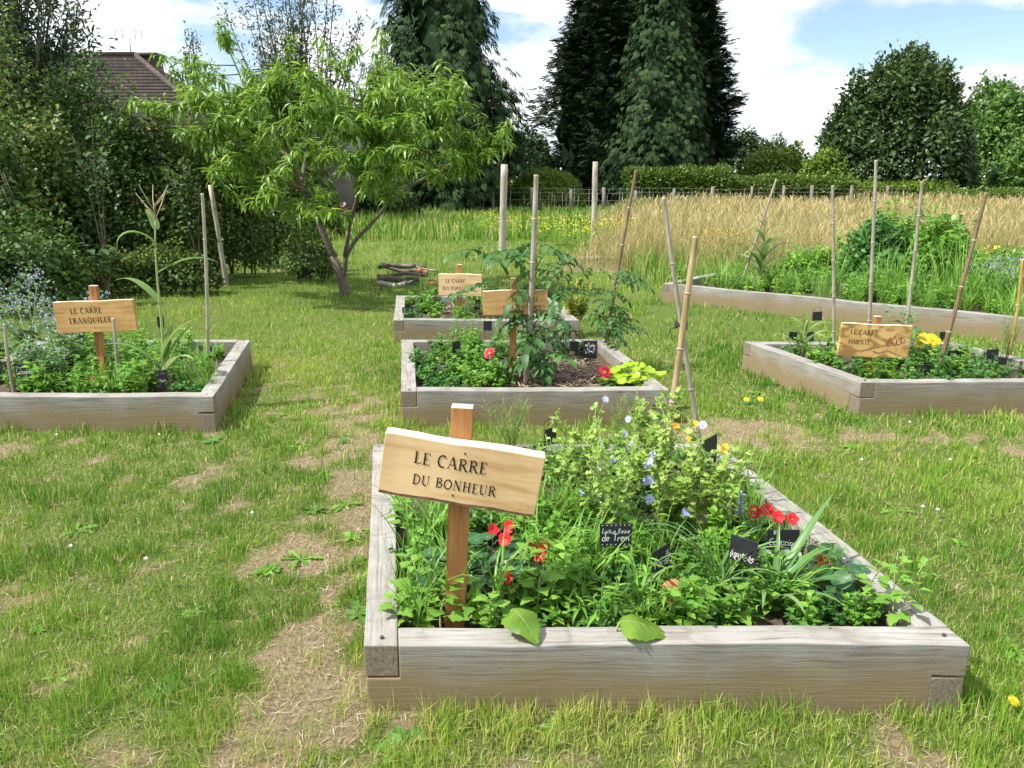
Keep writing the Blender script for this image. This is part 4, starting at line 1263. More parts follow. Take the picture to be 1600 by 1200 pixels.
gg = 'goosefoot weeds along the front beam'
for i, (px, py, h, n) in enumerate(((640, 985, .13, 11), (690, 988, .15, 11), (745, 975, .17, 12), (780, 982, .13, 10), (828, 962, .19, 12), (665, 965, .2, 12), (800, 940, .2, 11), (1100, 975, .13, 9), (1060, 968, .15, 9), (1150, 968, .12, 9), (1000, 985, .08, 7))):
    goosefoot(px, py, h, 'pale goosefoot weed with toothed leaves ' + ('left of the nearest sign post', 'just left of the nearest sign post', 'just right of the nearest sign post', 'by the nearer broad leaf', 'behind the nearer broad leaf', 'behind the nearest sign post', 'in front of the red nasturtium', 'right of the terracotta lid', 'left of the terracotta lid', 'below the Agastache label', 'by the broad leaf along the beam')[i], gg, n)
goosefoot(640, 850, .22, 'goosefoot weed below the low end of the tilted sign', None, 14, .08)
goosefoot(1390, 985, .26, 'goosefoot weed leaning over the right beam near the corner', None, 15, .06, stems=2)
goosefoot(1345, 950, .2, 'goosefoot weed beside the bare soil near the right beam', None, 12, .055)
nasturtium(765, 918, .19, 46, 'dark nasturtium with red flowers right of the sign post', [(770, 828, .1), (797, 823, .12), (790, 842, .05), (832, 856, .05), (852, 853, .08), (792, 902, -.12), (845, 868, .02), (694, 872, .05)])
nasturtium(1262, 920, .19, 40, 'dark nasturtium with red flowers under the Capucine label', [(1180, 800, .35), (1199, 797, .36), (1216, 808, .3), (1238, 811, .3), (1286, 878, .0), (1275, 872, .02)], h=(.05, .16))
r_ = nasturtium(680, 930, .05, 6, 'small plant with a pink bud left of the sign post', [(676, 909, -.02)], fkind='pink')


def lettuce(px, py, h, label, flowers, seed, stems=9, spread=.2, nl=26):
    root = thing('bolted_lettuce', label, 'flower', G(px, py, Z_SOIL))
    base = root.location.copy()
    r = np.random.default_rng(seed)
    ms, ml = MB(), MB()
    tips = []
    for k in range(stems):
        a = r.uniform(0, 6.28); q = spread * math.sqrt(r.random())
        top = np.array([q * math.cos(a), q * math.sin(a), h * r.uniform(.7, 1.05)])
        mid = top * np.array([.4, .4, .5]) + r.uniform(-.02, .02, 3)
        ts = np.linspace(0, 1, 8)
        pts = np.array([(1 - t) ** 2 * np.zeros(3) + 2 * t * (1 - t) * mid + t * t * top for t in ts])
        ms.tube(pts, np.linspace(.004, .0015, 8), 5)
        tips.append(pts)
        for j in range(4):      # side twigs
            i0 = r.integers(2, 7); b = pts[i0]
            e = b + np.array([r.uniform(-.09, .09), r.uniform(-.09, .09), r.uniform(.03, .13)])
            tw = np.array([b, (b + e) / 2 + [0, 0, .01], e]); ms.tube(tw, .0014, 4)
            n = 7
            t = r.uniform(.2, 1, n)[:, None]; pos = b + (e - b) * t
            ml.scatter(FRILL, pos, frames(rdir(n, -.3, .9), roll=r.uniform(-.8, .8, n)), r.uniform(.018, .036, n), r.uniform(.1, 1, n))
        t = r.uniform(.05, 1, nl); i0 = np.minimum((t * 7).astype(int), 6)
        pos = pts[i0] + (pts[i0 + 1] - pts[i0]) * (t * 7 - i0)[:, None]
        ml.scatter(FRILL, pos, frames(rdir(nl, -.3, .8), roll=r.uniform(-.8, .8, nl)), r.uniform(.025, .05, nl) * (1.5 - .8 * t), r.uniform(.1, 1, nl))
    for fx, fy, dy in flowers:
        w = P(fx, fy, base.y + dy) - base
        s = min((tp for tp in tips), key=lambda tp: np.linalg.norm(tp - np.array(w), axis=1).min())
        i0 = np.linalg.norm(s - np.array(w), axis=1).argmin(); i0 = max(0, i0 - 1)
        ms.tube([s[i0], (s[i0] + np.array(w)) / 2 + np.array([0, 0, .012]), np.array(w)], .0013, 4)
        flower(root, 'blue', w, random.uniform(.032, .044), (random.uniform(-.6, .6), -.8, .6), centre=False)
    ms.build('stem', M['stem_pale'], root); ml.build('foliage', M['chicory'], root, True)
    return root


lettuce(960, 855, .44, 'bolted pale lettuce with blue flowers behind the Laitue label', [(943, 780, .0), (948, 782, .05), (942, 729, .1), (963, 800, .0), (981, 788, .05), (1015, 780, .05), (912, 768, .1), (1011, 752, .08), (1013, 748, .1), (957, 815, -.05), (999, 896, -.15)], 1)
lettuce(1045, 830, .46, 'bolted pale lettuce with blue flowers in the middle of the nearest bed', [(1012, 726, .0), (1016, 720, .05), (1070, 781, .0), (1072, 790, .05), (1018, 750, .0), (1098, 664, .2), (1065, 745, .1), (1020, 710, .1)], 2)
lettuce(900, 800, .42, 'bolted lettuce behind the right end of the tilted sign', [(946, 624, .6), (937, 692, .1), (977, 678, .2), (985, 689, .1), (958, 718, .1), (905, 738, .05)], 3)
lettuce(1010, 775, .50, 'tallest bolted lettuce with blue flowers before the crossed canes', [(1016, 738, .0), (982, 655, .1), (1000, 700, .0), (1030, 690, .1)], 4)
lettuce(1110, 850, .40, 'bolted lettuce left of the right beam with few flowers', [(1072, 800, .0), (1090, 770, .1)], 5, 7)


def strap_plant(px, py, leaves, label, w=.016, name='strap_leaf_plant'):
    root = thing(name, label, 'plant', G(px, py, Z_SOIL))
    for k, (az, L, rise, bend, wk) in enumerate(leaves):
        d = (math.cos(R(az)), math.sin(R(az)), bend)
        pts = blade_curve(d, L, rise, 9, (random.uniform(-.015, .015), random.uniform(-.015, .015), 0))
        mb = MB()
        mb.ribbon(pts, w * wk / 2 * np.array([.8, 1, 1.1, 1.15, 1.1, 1, .85, .65, .4, .04]), (-d[1], d[0], 0), random.uniform(.25, .75), .35)
        mb.build('leaf', M['strap'], root, True)
    return root


strap_plant(1120, 935, [(185, .44, 80, .95, 1.2), (170, .40, 76, 1.0, 1.0), (200, .36, 82, .8, 1), (20, .34, 80, .9, 1), (5, .36, 74, 1.0, 1), (165, .36, 84, .75, 1), (300, .32, 70, 1.0, 1), (330, .3, 66, 1.1, .9),
                        (230, .34, 74, 1, .9), (340, .36, 76, .9, 1), (150, .32, 85, .6, .9), (30, .32, 80, .8, 1), (210, .40, 72, 1.1, 1), (260, .3, 78, 1.0, .9)], 'leek-like plant with arching strap leaves beside the Persil label', .014)
strap_plant(1200, 950, [(38, .50, 47, .22, 1.5), (20, .44, 56, 1.25, 1.0), (0, .34, 38, .7, 1.2), (70, .3, 70, .4, .9), (350, .32, 45, .9, 1.1), (200, .28, 60, 1.1, 1.0), (250, .24, 62, 1.2, .9), (285, .26, 60, 1.2, 1.2), (320, .3, 52, 1.1, 1)], 'strap-leaved plant with one long blade reaching over the right beam', .02)
strap_plant(1000, 965, [(k * 47, .15 + .05 * (k % 3), 70 + 5 * (k % 3), .9, .8) for k in range(11)], 'grassy clump of arching blades below the Laitue label', .013)


def dill(px, py, h, label, seed, spread=.13):
    root = thing('dill_plant', label, 'plant', G(px, py, Z_SOIL))
    r = np.random.default_rng(seed)
    ms, ml = MB(), MB()
    for k in range(7):
        a = r.uniform(0, 6.28); q = spread * r.uniform(.3, 1)
        top = np.array([q * math.cos(a), q * math.sin(a), h * r.uniform(.75, 1.05)])
        pts = np.array([top * np.array([t ** 1.5, t ** 1.5, t]) for t in np.linspace(0, 1, 7)])
        ms.tube(pts, np.linspace(.0035, .001, 7), 4)
        n = 110
        t = r.uniform(.25, 1, n); i0 = np.minimum((t * 6).astype(int), 5)
        pos = pts[i0] + (pts[i0 + 1] - pts[i0]) * (t * 6 - i0)[:, None] + r.normal(0, .018, (n, 3))
        d = rdir(n, -.1, 1); d[:, 2] += .4
        ml.scatter(diamond(.04, .1, .1), pos, frames(d), r.uniform(.035, .075, n), r.uniform(.1, 1, n))
    ms.build('stem', M['stem'], root); ml.build('fronds', M['dill'], root)


dill(800, 722, .36, 'feathery dill rising behind the tilted sign', 1)
dill(965, 735, .34, 'feathery dill at the back beam beside blue flowers', 2, .11)


def stalk_flowers(px, py, flowers, kind, label, name, size=.05, leaf='weed', h=.2, seed=3, zs=Z_SOIL):
    root = thing(name, label, 'flower', G(px, py, zs))
    base = root.location.copy()
    ms = MB()
    for fx, fy, dy in flowers:
        w = P(fx, fy, base.y + dy) - base
        ms.tube([(w.x * .2, w.y * .2, 0), (w.x * .55, w.y * .6, w.z * .5), (w.x * .95, w.y, w.z * .9), w], [.003, .0025, .002, .0018], 5)
        flower(root, kind, w, size * random.uniform(.9, 1.1), (random.uniform(-.5, .5), -.75, .7))
    ms.build('stem', M['stem_pale'], root)
    link('foliage', herb_mesh(seed, h, .1, 8, 12, .05, OVATE, M[leaf]), root)
    return root


stalk_flowers(1095, 745, [(1056, 667, .0), (1087, 663, .08), (1079, 685, -.05), (1133, 699, .0), (1129, 706, .05), (1128, 731, -.06)], 'calendula', 'orange marigolds at the back corner beside the crossed canes', 'marigold_plant', .045, 'chicory', .24)
root = thing('agastache_plant', 'single lilac flower spike above the Agastache label', 'flower', G(1150, 868, Z_SOIL))
mb = MB(); mb.tube([(0, 0, 0), (.005, 0, .14), (0, 0, .25)], [.003, .0025, .002], 5); mb.build('stem', M['stem'], root)
mb = MB(); n = 90; zz = rng.uniform(.17, .26, n); aa = rng.uniform(0, 6.28, n)
mb.scatter(SMALL, np.stack([.004 * np.cos(aa), .004 * np.sin(aa), zz], 1), frames(np.stack([np.cos(aa), np.sin(aa), np.full(n, .5)], 1)), .014, rng.uniform(0, .6, n)); mb.build('flower_spike', M['lilac'], root)
link('foliage', PROTO['weed_a'][0], root)


def broad_leaf(px, py, d, s, label, z=.2):  # px, py: where the leaf starts, at height z
    """big soft leaf flopping over the front beam"""
    p = G(px, py, z); p.z = Z_SOIL
    root = thing('broad_leaf_plant', label, 'plant', p)
    n, k = 14, 9
    V = []
    hgt = lambda t, q: -.38 * t * t + .10 * abs(q) - .16 * q * q + .022 * math.sin(t * 15 + 3 * np.sign(q)) * abs(q) + .03 * math.sin(q * 3 + t * 5)
    for a in range(n + 1):
        t = a / n
        hw = .47 * math.sin(math.pi * (t ** .55 * .97 + .015)) ** .8 * (1 + .05 * math.sin(t * 40))
        for c in range(k):
            q = -1 + 2 * c / (k - 1)
            V.append((t, q * hw, hgt(t, q)))
    Q = [(a * k + c, (a + 1) * k + c, (a + 1) * k + c + 1, a * k + c + 1) for a in range(n) for c in range(k - 1)]
    mb = MB(); mb.add(np.array(V), Q=Q, tint=np.clip(.45 + .25 * np.sin(np.array(V)[:, 0] * 9) + rng.normal(0, .05, len(V)), 0, 1))
    o = mb.build('leaf', M['chard'], root, True)
    o.matrix_local = frame1(d, loc=(0, 0, z - Z_SOIL), s=s)
    mb = MB()
    mb.ribbon([(t, 0, hgt(t, 0) + .006) for t in np.linspace(0, .95, 10)], np.linspace(.010, .002, 10), (0, 1, 0), .9)
    for t in (.15, .3, .45, .6, .75):
        for sg in (-1, 1):
            pp = []
            for f in (0, .35, .7):
                tt = min(.97, t + f * .22); hw = .47 * math.sin(math.pi * (tt ** .55 * .97 + .015)) ** .8
                pp.append((tt, sg * f * hw, hgt(tt, sg * f) + .005))
            mb.ribbon(pp, [.004, .003, .001], (0.7, -sg * .7, 0), .9)
    v = mb.build('vein', M['stem_pale'], o)
    mb = MB(); mb.tube([(-.02, .03, -.02), (-.01, .01, (z - Z_SOIL) * .6), (0, 0, z - Z_SOIL)], [.005, .004, .003], 6); mb.build('stem', M['stem_pale'], root)


broad_leaf(800, 953, (.55, -.75, .02), .13, 'large bright leaf flopping over the front beam near the sign post', .255)
broad_leaf(968, 972, (.97, -.12, .10), .15, 'large bright leaf lying along the front beam, left of the strap leaves', .235)


def dish(px, py, r, label, zs=Z_SOIL, tilt=.2):
    mb = MB()
    prof = [(0.0, .012), (.35, .014), (.8, .010), (1.0, .022), (1.04, .012), (.9, -.01), (0.0, -.012)]
    n = 20
    V = [(r * a * math.cos(2 * math.pi * k / n), r * a * math.sin(2 * math.pi * k / n), z) for a, z in prof for k in range(n)]
    Q = [(i * n + k, i * n + (k + 1) % n, (i + 1) * n + (k + 1) % n, (i + 1) * n + k) for i in range(len(prof) - 1) for k in range(n)]
    mb.add(V, Q)
    mb.tube([(0, 0, .01), (0, 0, .03), (0, 0, .036)], [.018, .018, .008], 10)
    o = mb.build('terracotta_lid', M['terracotta'], smooth=True)
    o.location = G(px, py, zs + .02); o.rotation_euler = (R(12), tilt, 0)
    tag(o, label, 'lid', 'terracotta watering jar lids')


dish(1070, 940, .085, 'terracotta lid half hidden by strap leaves in the nearest bed', Z_SOIL + .03, .3)
dish(815, 592, .085, 'terracotta lid at the foot of the tomato cane')
dish(150, 598, .075, 'terracotta lid at the foot of the TRANQUILLE sign post')


def stone(px, py, s, label, zs=Z_SOIL):
    bm = bmesh.new(); bmesh.ops.create_icosphere(bm, subdivisions=3, radius=1)
    for v in bm.verts:
        c = v.co.normalized(); f = 1 + .22 * math.sin(c.x * 3 + 1) * math.cos(c.y * 4) + .12 * math.sin(c.z * 6 + c.x * 5)
        v.co = Vector((c.x * s[0], c.y * s[1], c.z * s[2])) * f
    me = bpy.data.meshes.new('stone'); bm.to_mesh(me); bm.free(); me.materials.append(M['rock'])
    for p in me.polygons: p.use_smooth = True
    o = link('stone', me); o.location = G(px, py, zs + s[2] * .4)
    tag(o, label, 'stone')


stone(634, 800, (.075, .06, .05), 'brown field stone in the corner below the tilted sign')
stone(1048, 760, (.06, .06, .06), 'grey-brown stone at the foot of the crossed canes')

# ---- maize
def maize(px, py, h, leaves, label, tassel=True, zs=Z_SOIL, top=None, w=.05, ear=None):
    root = thing('maize_plant', label, 'plant', G(px, py, zs))
    base = root.location.copy()
    tp = (P(top[0], top[1], base.y) - base) if top else Vector((0, 0, h))
    st = MB()
    pts = [tp * t + Vector((.01 * math.sin(t * 6), .0, 0)) for t in np.linspace(0, 1, 10)]
    st.tube(pts, np.linspace(.013, .004, 10), 7); st.build('stalk', M['stem_pale'], root, True)
    for t, az, L, rise, bend in leaves:
        d = (math.cos(R(az)), math.sin(R(az)), bend)
        q = blade_curve(d, L, rise, 10, tp * t)
        mb = MB(); mb.ribbon(q, w / 2 * np.array([.5, .9, 1, 1, 1, .95, .85, .7, .5, .3, .03]), (-d[1], d[0], 0), random.uniform(.3, .8), .3)
        mb.build('leaf', M['maize'], root, True)
    if tassel:
        mb = MB()
        for k in range(9):
            a = k * .8 + .3; q = .0 if k == 0 else .10
            e = tp + Vector((q * math.cos(a), q * math.sin(a), .13 + .05 * (k % 3)))
            b = tp + Vector((0, 0, .012 * k))
            mb.tube([b, (b + e) / 2 + Vector((q * .2 * math.cos(a), 0, .01)), e], [.0025, .0035, .0015], 5)
        mb.build('tassel', M['straw'], root)
    if ear:
        t, az = ear
        p = tp * t
        mb = MB(); d = Vector((math.cos(R(az)) * .35, math.sin(R(az)) * .35, 1)).normalized()
        mb.tube([p + d * (x * .26) for x in (0, .2, .5, .8, 1)], [.012, .026, .028, .016, .004], 9); mb.build('ear', M['maize'], root, True)
    return root


maize(256, 606, 1.0, [(.12, 10, .55, 62, .55), (.10, 195, .45, 55, .9), (.16, 0, .5, 70, .9), (.52, 160, .42, 45, 1.0), (.70, 8, .42, 30, 1.05), (.86, 215, .32, 50, 1.9), (.08, 330, .4, 50, 1.0), (.95, 150, .16, 70, .4)],
      'tall maize with pale tassel in the TRANQUILLE bed', True, top=(243, 345), ear=(.18, 20), w=.068)
maize(1250, 560, .32, [(.1, 165, .3, 62, .9), (.2, 10, .34, 60, 1.1), (.35, 200, .28, 70, .9), (.5, 350, .3, 66, 1.2), (.7, 90, .22, 80, .4), (.3, 300, .3, 60, 1.3), (.6, 140, .25, 72, 1.2)], 'young maize with a brown tip in the PIMENTE bed', False, top=(1262, 500), w=.04)
maize(1185, 452, .95, [(.3, 190, .6, 65, 1.1), (.4, 0, .6, 60, 1.2), (.5, 170, .55, 60, 1.2), (.6, 20, .55, 55, 1.3), (.25, 350, .5, 60, 1.2), (.75, 200, .4, 60, 1.3), (.85, 340, .35, 55, 1.4), (.97, 180, .3, 50, 1.8), (.45, 270, .5, 60, 1.2), (.2, 140, .5, 65, 1), (.55, 330, .5, 60, 1.2), (.35, 220, .5, 60, 1.2)],
      'maize under the leaning cane in the long bed', True, zs=Z_SOIL, top=(1196, 352), w=.09)

# ---- TRANQUILLE bed
LBl = {'weed_a': ('oval-leaved weed in the TRANQUILLE bed', 'leafy weeds of the TRANQUILLE bed'), 'weed_b': ('low dark herb in the TRANQUILLE bed', 'low herbs of the TRANQUILLE bed'), 'grass': ('wide-bladed grass clump in the TRANQUILLE bed', 'grass clumps of the TRANQUILLE bed'), 'fine_grass': ('fine grass clump in the TRANQUILLE bed', 'fine grass of the TRANQUILLE bed'),
       'weed_c': ('narrow-leaved weed in the TRANQUILLE bed', 'narrow weeds of the TRANQUILLE bed')}
fill('left', ['weed_b', 'grass', 'fine_grass', 'weed_a'], 56, LBl, (.45, .94), (.08, .92), (.6, 1.0))
fill('left', ['weed_a', 'weed_b', 'weed_c'], 62, LBl, (.18, .72), (.08, .9), (.8, 1.35))


def borage(px, py, h, label, seed, fl=30, zs=Z_SOIL, spread=.28):
    root = thing('borage_plant', label, 'flower', G(px, py, zs))
    r = np.random.default_rng(seed)
    ms, mf, ml = MB(), MB(), MB()
    for k in range(8):
        a = r.uniform(0, 6.28); q = spread * r.uniform(.2, 1)
        top = np.array([q * math.cos(a), q * math.sin(a), h * r.uniform(.6, 1.05)])
        pts = np.array([top * np.array([t ** 1.3, t ** 1.3, t]) for t in np.linspace(0, 1, 7)])
        ms.tube(pts, np.linspace(.007, .002, 7), 6)
        for j in range(6):
            t = .1 + .13 * j; p = top * np.array([t ** 1.3, t ** 1.3, t]); aa = r.uniform(0, 6.28)
            add_leaf(root, 'borage', Vector(p), Vector((math.cos(aa), math.sin(aa), .3)), r.uniform(.10, .20) * (1.2 - .7 * t))
        n = 40
        pos = top + r.normal(0, 1, (n, 3)) * np.array([.05, .05, .045])
        ml.scatter(SMALL, pos, frames(rdir(n, -.5, .8)), r.uniform(.02, .045, n), r.uniform(.2, 1, n))
        pos = top + r.normal(0, 1, (fl, 3)) * np.array([.055, .055, .05]) + np.array([0, 0, .02])
        for q_ in range(5):
            an = q_ * 1.2566
            d = np.tile(np.array([[math.cos(an), .3, math.sin(an)]]), (fl, 1)) + r.normal(0, .3, (fl, 3))
            mf.scatter(DIAM, pos, frames(d), .013, r.uniform(0, 1, fl))
    ms.build('stem', M['stem_pale'], root); tag(ml.build('bracts', M['borage'], root), kind='stuff'); tag(mf.build('blossom', M['lilac'], root), kind='stuff')


borage(52, 560, .62, 'tall borage with lilac blossom beside the TRANQUILLE sign', 1)
borage(98, 590, .42, 'lower borage with broad leaves in front of the tall one', 2, 16)
borage(70, 605, .30, 'young borage with broad leaves right by the Groseille label', 9, 6, spread=.2)
borage(-20, 590, .5, 'borage at the picture edge behind the dark cane', 3, 16)
borage(128, 545, .40, 'borage with lilac blossom right behind the TRANQUILLE sign', 4, 20)

# ---- middle bed
LBm = {'mint': ('bushy bright mint low in the middle bed', 'mint of the middle bed'), 'weed_b': ('low dark herb in the middle bed', 'low herbs of the middle bed'), 'weed_c': ('narrow-leaved weed in the middle bed', 'narrow weeds of the middle bed'), 'weed_a': ('oval-leaved weed in the middle bed', 'leafy weeds of the middle bed')}
fill('mid', ['mint', 'mint', 'weed_b'], 34, LBm, (.08, .42), (.1, .6), (.75, 1.15))
fill('mid', ['weed_c', 'weed_a', 'weed_b'], 16, LBm, (.08, .45), (.5, .93), (.9, 1.5))
fill('mid', ['weed_b', 'weed_c'], 7, LBm, (.45, .92), (.75, .93), (.8, 1.2))
goosefoot(765, 580, .25, 'broad-leaved plant below the red zinnia in the middle bed', None, 9, .12, key='bean')
stalk_flowers(762, 592, [(765, 552, .0)], 'zinnia', 'single red zinnia left of the DES LUTINS post', 'zinnia_plant', .085, 'weed_dark', .16, 11)
stalk_flowers(950, 606, [(945, 582, .0)], 'zinnia', 'single red zinnia over the lime leaves', 'zinnia_plant', .095, 'weed_dark', .06, 12)
nasturtium(985, 603, .22, 85, 'lime green round-leaved nasturtium at the middle bed corner', key='lime', s=(.045, .08), h=(.05, .16))


def tomato(px, py, ends, label, n=26, h=1.0, stake_top=None, s=(.14, .24)):
    root = thing('tomato_plant', label, 'plant', G(px, py, Z_SOIL))
    base = root.location.copy()
    ms = MB()
    tp = P(stake_top[0], stake_top[1], base.y) - base
    main = [tp * t + Vector((.02 * math.sin(t * 9), .02 * math.cos(t * 7), 0)) for t in np.linspace(0, 1, 12)]
    ms.tube(main, np.linspace(.008, .003, 12), 6)
    arms = [main]
    for ex, ey, dy in ends:
        e = P(ex, ey, base.y + dy) - base
        z0 = max(.08, e.z - .12)
        i0 = min(range(12), key=lambda i: abs(main[i].z - z0)); b = main[i0]
        arm = [b + (e - b) * t + Vector((0, 0, .08 * math.sin(t * 3.14))) for t in np.linspace(0, 1, 6)]
        ms.tube(arm, np.linspace(.005, .002, 6), 5); arms.append(arm)
    for k in range(n):
        arm = random.choice(arms) if random.random() < .75 else main
        i = random.randint(1 if arm is not main else 2, len(arm) - 1); p = arm[i]
        a = random.uniform(0, 6.28)
        add_leaf(root, 'tomato', p, Vector((math.cos(a), math.sin(a), random.uniform(-.4, .45))), random.uniform(*s), roll=random.uniform(-.3, .3))
    ms.build('stem', M['stem'], root)
    return root


tomato(820, 598, [(745, 455, -.05), (780, 440, .1), (735, 390, .15), (790, 395, .2), (885, 385, .1), (895, 440, .05), (872, 500, -.1), (880, 560, -.1), (850, 560, -.1), (905, 460, .0), (860, 420, .1), (880, 520, .05)], 'big tomato plant climbing the thick grey cane over the DES LUTINS sign', 80, 1.1, (836, 380), (.15, .27))
tomato(943, 552, [(965, 480, 0), (930, 500, 0), (985, 430, .1), (955, 520, -.05), (900, 420, .2), (975, 505, 0), (925, 460, .1)], 'tomato plant on the brown cane at the middle bed side', 52, .9, (968, 420), (.12, .19))
tomato(868, 560, [(850, 520, 0), (890, 520, 0), (870, 480, .1)], 'lower tomato plant between the two canes', 26, .6, (872, 480), (.12, .18))


def mulch(bed, u0, u1, v0, v1, n, label):
    b = BEDS[bed]
    U, V = rng.uniform(0, 1, n), rng.uniform(0, 1, n)
    k = np.sqrt((U - .5) ** 2 + (V - .5) ** 2) * 2
    keep = k < 1.05
    U, V, k = U[keep], V[keep], k[keep]; n = len(U)
    X = b.o.x + b.e.x * (u0 + (u1 - u0) * U) + b.d.x * (v0 + (v1 - v0) * V); Y = b.o.y + b.e.y * (u0 + (u1 - u0) * U) + b.d.y * (v0 + (v1 - v0) * V)
    Z = Z_SOIL + .015 + .075 * np.clip(1 - k, 0, 1) * rng.uniform(.4, 1, n)
    d = rdir(n, -.25, .35)
    mb = MB(); mb.scatter(diamond(.07, .3, .04), np.stack([X, Y, Z], 1), frames(d), rng.uniform(.06, .17, n), rng.uniform(0, 1, n))
    tag(mb.build('straw_mulch', M['mulch']), label, 'mulch', kind='stuff')


mulch('mid', .42, .86, .06, .75, 1500, 'heap of dry brown straw mulch in the middle bed')
mulch('back', .25, .62, .1, .9, 500, 'dry straw and brown stalks on the PAPILLONS bed')
root = thing('dry_bush', 'bare brown twiggy dead plant above the straw mulch', 'plant', G(880, 560, Z_SOIL))
mb = MB()
for k in range(16):
    a = random.uniform(0, 6.28); q = random.uniform(.05, .2); h = random.uniform(.15, .38)
    mb.tube([(0, 0, 0), (q * .4 * math.cos(a), q * .4 * math.sin(a), h * .5), (q * math.cos(a), q * math.sin(a), h)], [.003, .002, .001], 4)
mb.build('twigs', M['twig'], root)

# ---- PAPILLONS bed
LBb = {'weed_b': ('low dark herb in the PAPILLONS bed', 'low herbs of the PAPILLONS bed'), 'weed_a': ('oval-leaved weed in the PAPILLONS bed', 'leafy weeds of the PAPILLONS bed'), 'grass': ('grass clump in the PAPILLONS bed', 'grass clumps of the PAPILLONS bed'), 'parsley': ('frilly herb in the PAPILLONS bed', 'frilly herbs of the PAPILLONS bed')}
fill('back', ['weed_b', 'weed_a', 'parsley'], 20, LBb, (.1, .5), (.1, .92), (.7, 1.2))
fill('back', ['grass', 'weed_a', 'weed_b'], 22, LBb, (.42, .92), (.1, .92), (.8, 1.3))
stalk_flowers(662, 482, [(665, 424, 0), (655, 421, .05), (675, 441, 0)], 'rust', 'faded rust-brown flowers on tall stalks by the PAPILLONS bed logs', 'faded_flower_plant', .075, 'weed_dark', .25, 14)
root = thing('mustard_plant', 'yellow flowering mustard right of the DES LUTINS sign', 'flower', G(900, 500, Z_SOIL))
for nm, mt, s, nn in (('foliage', 'shrub', .05, 40), ('blossom', 'yellow', .022, 34)):
    link(nm, herb_mesh(50 if nm == 'foliage' else 51, .42, .22, 14, nn, s, SMALL, M[mt], nm), root)

# ---- PIMENTE bed
LBr = {'weed_a': ('oval-leaved weed in the PIMENTE bed', 'leafy weeds of the PIMENTE bed'), 'weed_b': ('low dark herb in the PIMENTE bed', 'low herbs of the PIMENTE bed'), 'mint': ('bushy mint in the PIMENTE bed', 'mint of the PIMENTE bed'), 'fine_grass': ('fine grass clump in the PIMENTE bed', 'fine grass of the PIMENTE bed'),
       'parsley': ('frilly herb in the PIMENTE bed', 'frilly herbs of the PIMENTE bed')}
fill('right', ['weed_a', 'weed_b', 'mint', 'parsley'], 58, LBr, (.06, .94), (.07, .92), (.7, 1.15))
goosefoot(1400, 565, .42, 'tall leafy pepper plant right behind the PIMENTE sign', None, 16, .09, stems=3, key='bean')
goosefoot(1425, 580, .3, 'leafy pepper plant below the yellow flowers', None, 14, .08, stems=3, key='bean')
stalk_flowers(1450, 575, [(1443, 527, 0), (1456, 528, .05), (1464, 533, 0), (1437, 538, -.05), (1458, 536, .02), (1448, 532, .1)], 'yellow', 'yellow flowers between the PIMENTE sign and the brown cane', 'yellow_flower_plant', .075, 'weed', .25, 15)
dill(1570, 575, .45, 'feathery fennel at the right picture edge', 7, .12)

# ---- long bed
LBw = {'weed_a': ('oval-leaved weed in the long bed', 'leafy weeds of the long bed'), 'tall_grass': ('tall grass clump in the long bed', 'tall grass of the long bed'), 'fine_grass': ('fine grass clump in the long bed', 'fine grass of the long bed'), 'weed_c': ('narrow-leaved weed in the long bed', 'narrow weeds of the long bed'), 'grass': ('wide-bladed grass clump in the long bed', 'grass clumps of the long bed')}
fill('wide', ['fine_grass', 'grass', 'weed_a', 'weed_c'], 150, LBw, (.03, .97), (.1, .95), (.9, 1.5))
fill('wide', ['tall_grass', 'weed_c'], 40, LBw, (.3, .97), (.5, .97), (.9, 1.3))
borage(1565, 478, .5, 'blue-lilac borage sprawling at the right picture edge', 8, 40, spread=.4)
for i, (px, py, s) in enumerate(((1400, 440, 1.0), (1450, 445, .9), (1365, 445, .8))):
    root = thing('bean_bush', ('big bean bush between the pale canes', 'bean bush behind the grey leaning cane', 'bean bush left of the tallest cane')[i], 'bush', G(px, py, .1))
    link('foliage', herb_mesh(70 + i, 1.15 * s, .55, 60, 34, .105, OVATE, M[('weed', 'weed_dark', 'weed')[i]]), root)
    mb = MB()
    for k in range(6):
        mb.tube([(0, 0, 0), (random.uniform(-.2, .2), random.uniform(-.2, .2), .5 * s), (random.uniform(-.35, .35), random.uniform(-.3, .3), .9 * s)], [.008, .005, .002], 5)
    mb.build('stem', M['stem'], root)


# ------------------------------------------------------------------ trees and background
def limb_path(a, b, sag=.15, n=7, jit=.06):
    a, b = np.array(a, float), np.array(b, float)
    L = np.linalg.norm(b - a)
    ts = np.linspace(0, 1, n)
    off = np.array([random.uniform(-jit, jit), random.uniform(-jit, jit), sag]) * L
    return np.array([a + (b - a) * t + off * math.sin(math.pi * t) for t in ts])


